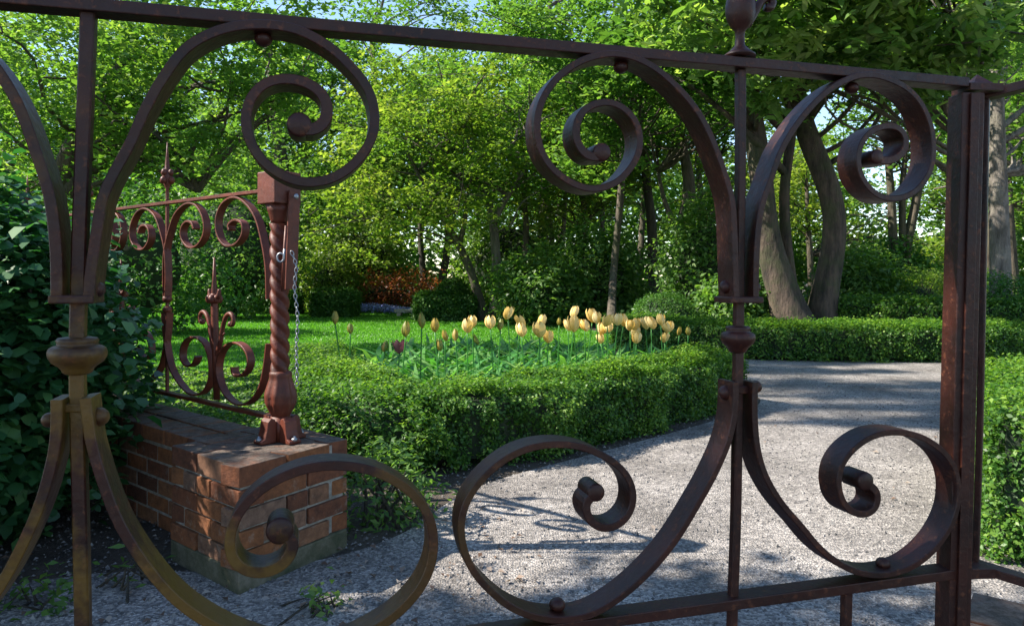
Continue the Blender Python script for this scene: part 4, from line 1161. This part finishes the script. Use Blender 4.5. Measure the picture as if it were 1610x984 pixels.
BIG = [
 dict(label='big mossy tree with forked leaning trunk, left one of the pair behind the far hedge',
      trunk=[gnd(1252, 13.0)] + pl([(1240, 488), (1218, 420), (1203, 350), (1198, 280), (1185, 200), (1170, 110), (1165, 20)], 13.0), radii=[.36, .28, .23, .205, .19, .17, .15, .12],
      stems=[(pl([(1245, 470), (1238, 400), (1232, 300), (1245, 210), (1250, 120), (1262, 20)], 13.2), [.13, .10, .09, .085, .075, .06])],
      ells=[ell(1120, 40, 12.5, 2.3, 1.3), ell(1230, 20, 12.0, 1.8, 1.1)], mat='green', barkm='bark_big', nclump=170, per=75, size=.13, crad=.6),
 dict(label='big mossy tree with curved trunk, right one of the pair behind the far hedge',
      trunk=[gnd(1290, 13.3)] + pl([(1292, 480), (1302, 430), (1312, 370), (1308, 310), (1285, 250), (1262, 190), (1245, 110), (1225, 20)], 13.3), radii=[.27, .235, .21, .20, .20, .19, .17, .14, .11],
      stems=[(pl([(1262, 200), (1290, 140), (1330, 80), (1370, 0)], 13.3), [.12, .10, .08, .05])],
      ells=[ell(1330, 30, 12.5, 2.0, 1.1), ell(1440, 60, 12.0, 1.5, 1.0)], mat='rhodo', barkm='bark_big', nclump=150, per=70, size=.15, crad=.6, asp=.4),
 dict(label='pale barked tree with forked trunk at the middle of the garden',
      trunk=[gnd(783, 20.0)] + pl([(780, 480), (782, 430), (778, 380), (775, 345), (765, 310), (750, 270), (735, 220)], 20.0), radii=[.18, .15, .13, .125, .12, .09, .07, .05],
      stems=[(pl([(776, 350), (792, 315), (812, 290), (835, 250)], 20.0), [.12, .08, .06, .04])],
      ells=[ell(800, 190, 20.5, 3.2, 2.4), ell(700, 240, 20.0, 2.2, 1.6)], mat='maple', barkm='bark_pale', nclump=190, per=75, size=.14, crad=.75),
 dict(label='layered golden-green maple with thin dark leaning trunk beside the lawn',
      trunk=[gnd(762, 19.0)] + pl([(755, 478), (742, 430), (725, 390), (700, 350), (672, 300), (640, 240)], 19.0), radii=[.13, .11, .10, .09, .08, .06, .04],
      stems=[(pl([(722, 385), (735, 330), (720, 270), (700, 200)], 19.0), [.07, .06, .05, .03])],
      ells=[ell(640, 250, 18.0, 2.6, 2.0), ell(560, 340, 18.0, 1.7, 1.0), ell(690, 340, 18.0, 1.6, .9), ell(700, 130, 17.5, 2.0, 1.3)], mat='gold', barkm='bark', nclump=185, per=72, size=.12, crad=.6, flat=.28),
 dict(label='slender brown trunk standing behind the shrubs left of the clipped round bush',
      trunk=[gnd(928, 22)] + pl([(926, 440), (920, 380), (918, 320), (905, 260), (900, 180)], 22), radii=[.11, .095, .085, .08, .06, .04],
      ells=[ell(900, 240, 22, 2.6, 2.4)], mat='gold', barkm='bark', nclump=120, per=65, size=.15, crad=.8),
 dict(label='dark straight trunk standing just above the clipped round bush',
      trunk=[gnd(1028, 21)] + pl([(1027, 420), (1025, 350), (1018, 300), (1010, 230), (1000, 150)], 21), radii=[.17, .15, .14, .12, .09, .06],
      ells=[ell(990, 160, 21, 2.4, 2.0)], mat='dark', barkm='twig', nclump=120, per=70, size=.15, crad=.8),
 dict(label='moss covered crooked trunk between the round bush and the gate upright',
      trunk=[gnd(1080, 18)] + pl([(1078, 420), (1068, 370), (1085, 310), (1078, 250), (1060, 180)], 18), radii=[.22, .20, .17, .16, .12, .08],
      stems=[(pl([(1070, 370), (1045, 320), (1035, 270)], 18), [.09, .06, .04])],
      ells=[ell(1060, 150, 18, 2.0, 1.3)], mat='green', barkm='bark', nclump=110, per=65, size=.14, crad=.7),
 dict(label='clump of three thin trunks in the gap right of the big pair',
      trunk=[gnd(1420, 19)] + pl([(1420, 440), (1425, 390), (1440, 320), (1450, 250), (1455, 170)], 19), radii=[.17, .14, .12, .10, .08, .05],
      stems=[(pl([(1412, 450), (1405, 390), (1402, 320), (1395, 240), (1390, 170)], 19), [.12, .11, .10, .08, .05]), (pl([(1418, 440), (1420, 380), (1418, 310), (1425, 220)], 19), [.10, .09, .08, .05])],
      ells=[ell(1420, 180, 19, 2.0, 1.2)], mat='green', barkm='bark', nclump=70, per=55, size=.14, crad=.7),
 dict(label='straight pale trunk rising right of the square iron post',
      trunk=[gnd(1575, 14)] + pl([(1572, 430), (1570, 340), (1568, 240), (1565, 140), (1560, 40), (1556, -60)], 14), radii=[.20, .18, .165, .155, .145, .13, .10],
      ells=[ell(1560, -20, 13.5, 2.0, 1.4), ell(1640, 200, 15.5, 1.8, 1.6)], mat='maple', barkm='bark_pale', nclump=110, per=60, size=.13, crad=.65),
 dict(label='spreading bright green tree overhanging the railing at the left',
      trunk=[gnd(60, 11.0)] + pl([(62, 420), (80, 330), (110, 240), (150, 160), (200, 90)], 11.0), radii=[.22, .19, .17, .14, .11, .08],
      stems=[(pl([(80, 330), (150, 260), (230, 230), (310, 300)], 11.0), [.11, .09, .06, .03])],
      ells=[ell(90, 120, 10.5, 2.1, 1.35, 1.5), ell(280, 150, 10.3, 1.7, 1.25, 1.4), ell(60, 300, 11.0, 1.4, .8, 1.2), ell(400, 60, 10.8, 1.4, 1.0, 1.2), ell(330, 300, 11.5, 1.0, .5, .8)], mat='maple', barkm='bark', nclump=250, per=80, size=.10, crad=.47, flat=.35),
 dict(label='tall green tree behind the twisted post',
      trunk=[gnd(455, 22)] + pl([(455, 420), (450, 330), (440, 240), (430, 150), (420, 60)], 22), radii=[.28, .24, .2, .18, .14, .1],
      ells=[ell(440, 230, 21, 2.8, 2.6), ell(470, 60, 21, 2.6, 2.0), ell(330, 260, 22, 2.2, 2.0)], mat='green', barkm='bark', nclump=170, per=70, size=.15, crad=.75),
 dict(label='broad evergreen with long glossy leaves hanging over the top right of the gate',
      trunk=[gnd(1522, 9.5)] + pl([(1522, 440), (1522, 300), (1519, 160), (1505, 40), (1480, -80)], 9.3), radii=[.07, .06, .06, .055, .05, .04],
      ells=[ell(1270, 40, 8.5, 1.1, .6), ell(1400, 40, 8.0, 1.1, .6), ell(1480, 110, 8.5, .7, .5), ell(1190, 120, 9.0, .6, .4), ell(1110, 20, 9.0, 1.0, .6), ell(1330, -40, 8.0, 1.6, .5), ell(1540, 30, 8.5, .7, .5)], mat='rhodo', barkm='bark', nclump=330, per=34, size=.17, crad=.24, flat=.6, asp=.34, nlimb=16, up=.7),
 dict(label='slim dark trunk standing left of the pale forked tree', trunk=[gnd(668, 24)] + pl([(666, 430), (660, 360), (668, 290), (660, 200)], 24), radii=[.12, .10, .09, .08, .05],
      ells=[ell(660, 190, 24, 2.0, 1.6)], mat='green', barkm='twig', nclump=60, per=60, size=.16, crad=.7),
 dict(label='slim brown trunk just right of the pale forked tree', trunk=[gnd(822, 22)] + pl([(822, 430), (828, 360), (824, 290), (835, 200)], 22), radii=[.11, .095, .085, .07, .05],
      ells=[ell(840, 180, 22, 2.0, 1.3)], mat='maple', barkm='bark', nclump=60, per=60, size=.15, crad=.7),
 dict(label='slim twin trunk with pale bark left of the dark trunks at centre', trunk=[gnd(872, 24)] + pl([(872, 430), (866, 360), (858, 290), (850, 200)], 24), radii=[.11, .095, .08, .07, .05],
      stems=[(pl([(872, 450), (884, 380), (890, 300), (900, 230)], 24), [.09, .08, .06, .04])],
      ells=[ell(860, 170, 24, 2.0, 1.3)], mat='green', barkm='bark_pale', nclump=60, per=60, size=.16, crad=.7),
 dict(label='thin dark trunk seen just left of the right gate upright', trunk=[gnd(1128, 20)] + pl([(1126, 430), (1118, 340), (1122, 250), (1110, 160)], 20), radii=[.10, .09, .08, .07, .05],
      ells=[ell(1110, 170, 20, 1.8, 1.2)], mat='maple', barkm='twig', nclump=50, per=60, size=.14, crad=.6),
 dict(label='yellow-green tree filling the gap between the big pair of trunks', trunk=[gnd(1275, 24)] + pl([(1275, 430), (1270, 350), (1268, 280)], 24), radii=[.12, .10, .08, .05],
      ells=[ell(1260, 300, 24, 1.4, 1.6), ell(1350, 380, 25, 1.4, .9), ell(1450, 400, 26, 1.6, .7)], mat='gold', barkm='bark', nclump=90, per=60, size=.15, crad=.6),
 dict(label='dark leafed tree between golden maple and the glossy evergreen',
      trunk=[gnd(960, 15)] + pl([(965, 430), (975, 320), (980, 220), (985, 120), (990, 20)], 17), radii=[.10, .09, .08, .08, .07, .05],
      ells=[ell(960, 120, 14.5, 1.5, 1.1), ell(1050, 90, 14, 1.4, 1.0), ell(900, 40, 14.5, 1.8, 1.0), ell(940, 250, 15, 1.2, .7)], mat='green', barkm='bark', nclump=200, per=70, size=.12, crad=.5),
]
for i, d in enumerate(BIG):
    tree(seed=i * 7 + 3, **d)

# trees further back, each with its own place; crowns shared between a few shapes
def far_tree(x, y, h, mat, barkm, seed, label, lean=0.0, low=.25):
    rg = np.random.default_rng(seed)
    tr = [(0, 0, 0), (.1 * h * lean, 0, h * .3), (.16 * h * lean + rg.normal() * .1, rg.normal() * .15, h * .6), (.2 * h * lean, 0, h * .9)]
    e = [((rg.normal() * .4, rg.normal() * .4, h * (low + .55)), (h * .26, h * .26, h * .30)),
         ((rg.normal() * h * .12, rg.normal() * .5, h * (low + .25)), (h * .28, h * .26, h * .18)),
         ((rg.normal() * h * .12, rg.normal() * .5, h * .9), (h * .18, h * .18, h * .16))]
    t = tree(label, tr, [h * .020, h * .016, h * .012, h * .006], e, mat, barkm, 120, 66, .19, .95, .4, seed, 'trees at the back of the garden', nlimb=24)
    return t
kinds = [('maple', 'bark', 9.5, 'pale green'), ('green', 'bark', 11.5, 'mid green'), ('dark', 'twig', 10.5, 'dark green'), ('gold', 'bark_pale', 9.0, 'golden green'), ('green', 'bark_pale', 12.5, 'tall leafy')]
protos = []
for k, (mt, bk, h, _) in enumerate(kinds):
    protos.append(far_tree(0, 0, h, mt, bk, 60 + k, '', lean=(-1) ** k * .4))
far = [(40, 28, 0), (150, 31, 1), (230, 29, 0), (300, 34, 4), (380, 27, 0), (500, 29, 1), (560, 27, 3), (620, 30, 4), (690, 28, 0), (850, 28, 1), (880, 33, 2), (940, 30, 0), (1000, 38, 1), (1120, 31, 3),
       (1240, 36, 3), (1500, 32, 0), (1545, 24, 1), (1600, 27, 0), (1680, 20, 1), (-60, 32, 1), (90, 36, 2), (440, 36, 2), (740, 37, 2), (1640, 40, 4)]
used = set(); xs_order = sorted(range(len(far)), key=lambda i: far[i][0])
posn = {i: k + 1 for k, i in enumerate(xs_order)}
rr = random.Random(5)
for i, (px, Y, k) in enumerate(far):
    src = protos[k]
    if k not in used: o = src; used.add(k); kids = list(src.children)
    else:
        o = src.copy(); COL.objects.link(o)
        for ch_ in list(src.children):
            c2 = ch_.copy(); COL.objects.link(c2); c2.parent = o
    p_ = at(px, 440, Y)
    o.location = (p_[0], Y, 0); o.rotation_euler = (0, 0, rr.uniform(0, 6.28)); s_ = rr.uniform(.85, 1.12); o.scale = (s_, s_, s_)
    o['label'] = f'{kinds[k][3]} tree at the back of the garden, {ordinal(posn[i])} of them from the left'
# trees outside the picture to the left: they throw the shade
for i, (x, y, h, k, lb) in enumerate([(-5.4, -.35, 5.6, 0, 'tree beside the viewer shading the gate'), ]):
    rgk = 80 + i
    tr = [(x, y, 0), (x, y, 2.0), (x + .1, y, 4), (x, y, 6)]
    tree('leafy ' + lb, tr, [.16, .13, .1, .05], [((x, .1, 5.3), (1.9, 2.1, 1.9)), ((x - 1.5, .2, 5.8), (1.6, 2.2, 1.6)), ((x - .3, 2.0, 5.9), (1.4, .5, .9))], 'green', 'bark', 290, 70, .14, .5, .5, rgk)
for i, (x, y, rx, ry, rz, zc, nc, lb) in enumerate([  # unseen trees, crowns shaped flat as blockers to throw shade bands on the path
    (-14.0, 4.95, 1.5, .12, .8, 16.0, 22, 'unseen very tall thin shade tree left of the lawn, first from the gate'),
    (-14.2, 5.60, 2.4, .15, 1.0, 16.6, 40, 'unseen very tall thin shade tree left of the lawn, second from the gate'),
    (-14.0, 6.25, 2.2, .13, 1.1, 16.7, 34, 'unseen very tall thin shade tree left of the lawn, third from the gate'),
    (-14.2, 6.95, 2.6, .20, 1.1, 16.6, 46, 'unseen very tall thin shade tree left of the lawn, fourth from the gate'),
    (-13.5, 7.55, 2.6, .28, 1.2, 13.0, 46, 'unseen slim tall shade tree left of the lawn, nearest the gate'),
    (-14.0, 8.35, 3.0, .30, 1.5, 14.2, 60, 'unseen tall shade tree left of the lawn, level with the end of the hedge'),
    (-13.5, 9.15, 2.6, .30, 1.6, 14.5, 50, 'unseen slim tall shade tree left of the lawn, between two others'),
    (-13.5, 10.1, 2.6, .5, 2.0, 14.0, 50, 'unseen tall shade tree left of the lawn, level with the far hedge')]):
    tree(lb, [(x, y, 0), (x + .2, y, zc * .4), (x, y, zc)], [.22, .16, .05], [((x, y, zc), (rx, ry, rz))], 'green', 'bark', nc, 60, .13, .34, .5, 90 + i, 'tall shade trees left of the lawn', nlimb=14)

# the far wood that closes every gap low down
rgw = np.random.default_rng(77)
C = []
th = rgw.uniform(R(28), R(152), 1900)
rr_ = rgw.uniform(40, 52, 1900)
z = 8.0 * rgw.random(1900) ** 1.25 + .3
keep = ~((np.abs(np.cos(th) * rr_ / (np.sin(th) * rr_) * F + 805 - 1390) < 60) & (z > 4.5))
C = np.column_stack([np.cos(th) * rr_, np.sin(th) * rr_, z])[keep]
V, rv = clumps(rgw, C, 55, 2.2, .8, .42, .6, .6)
V[:, 2] = np.maximum(V[:, 2], .02)
tag(quads('far_woods', V, rv, M['green']), 'dense dark woodland closing the view behind all the trees', 'woodland', kind='stuff')
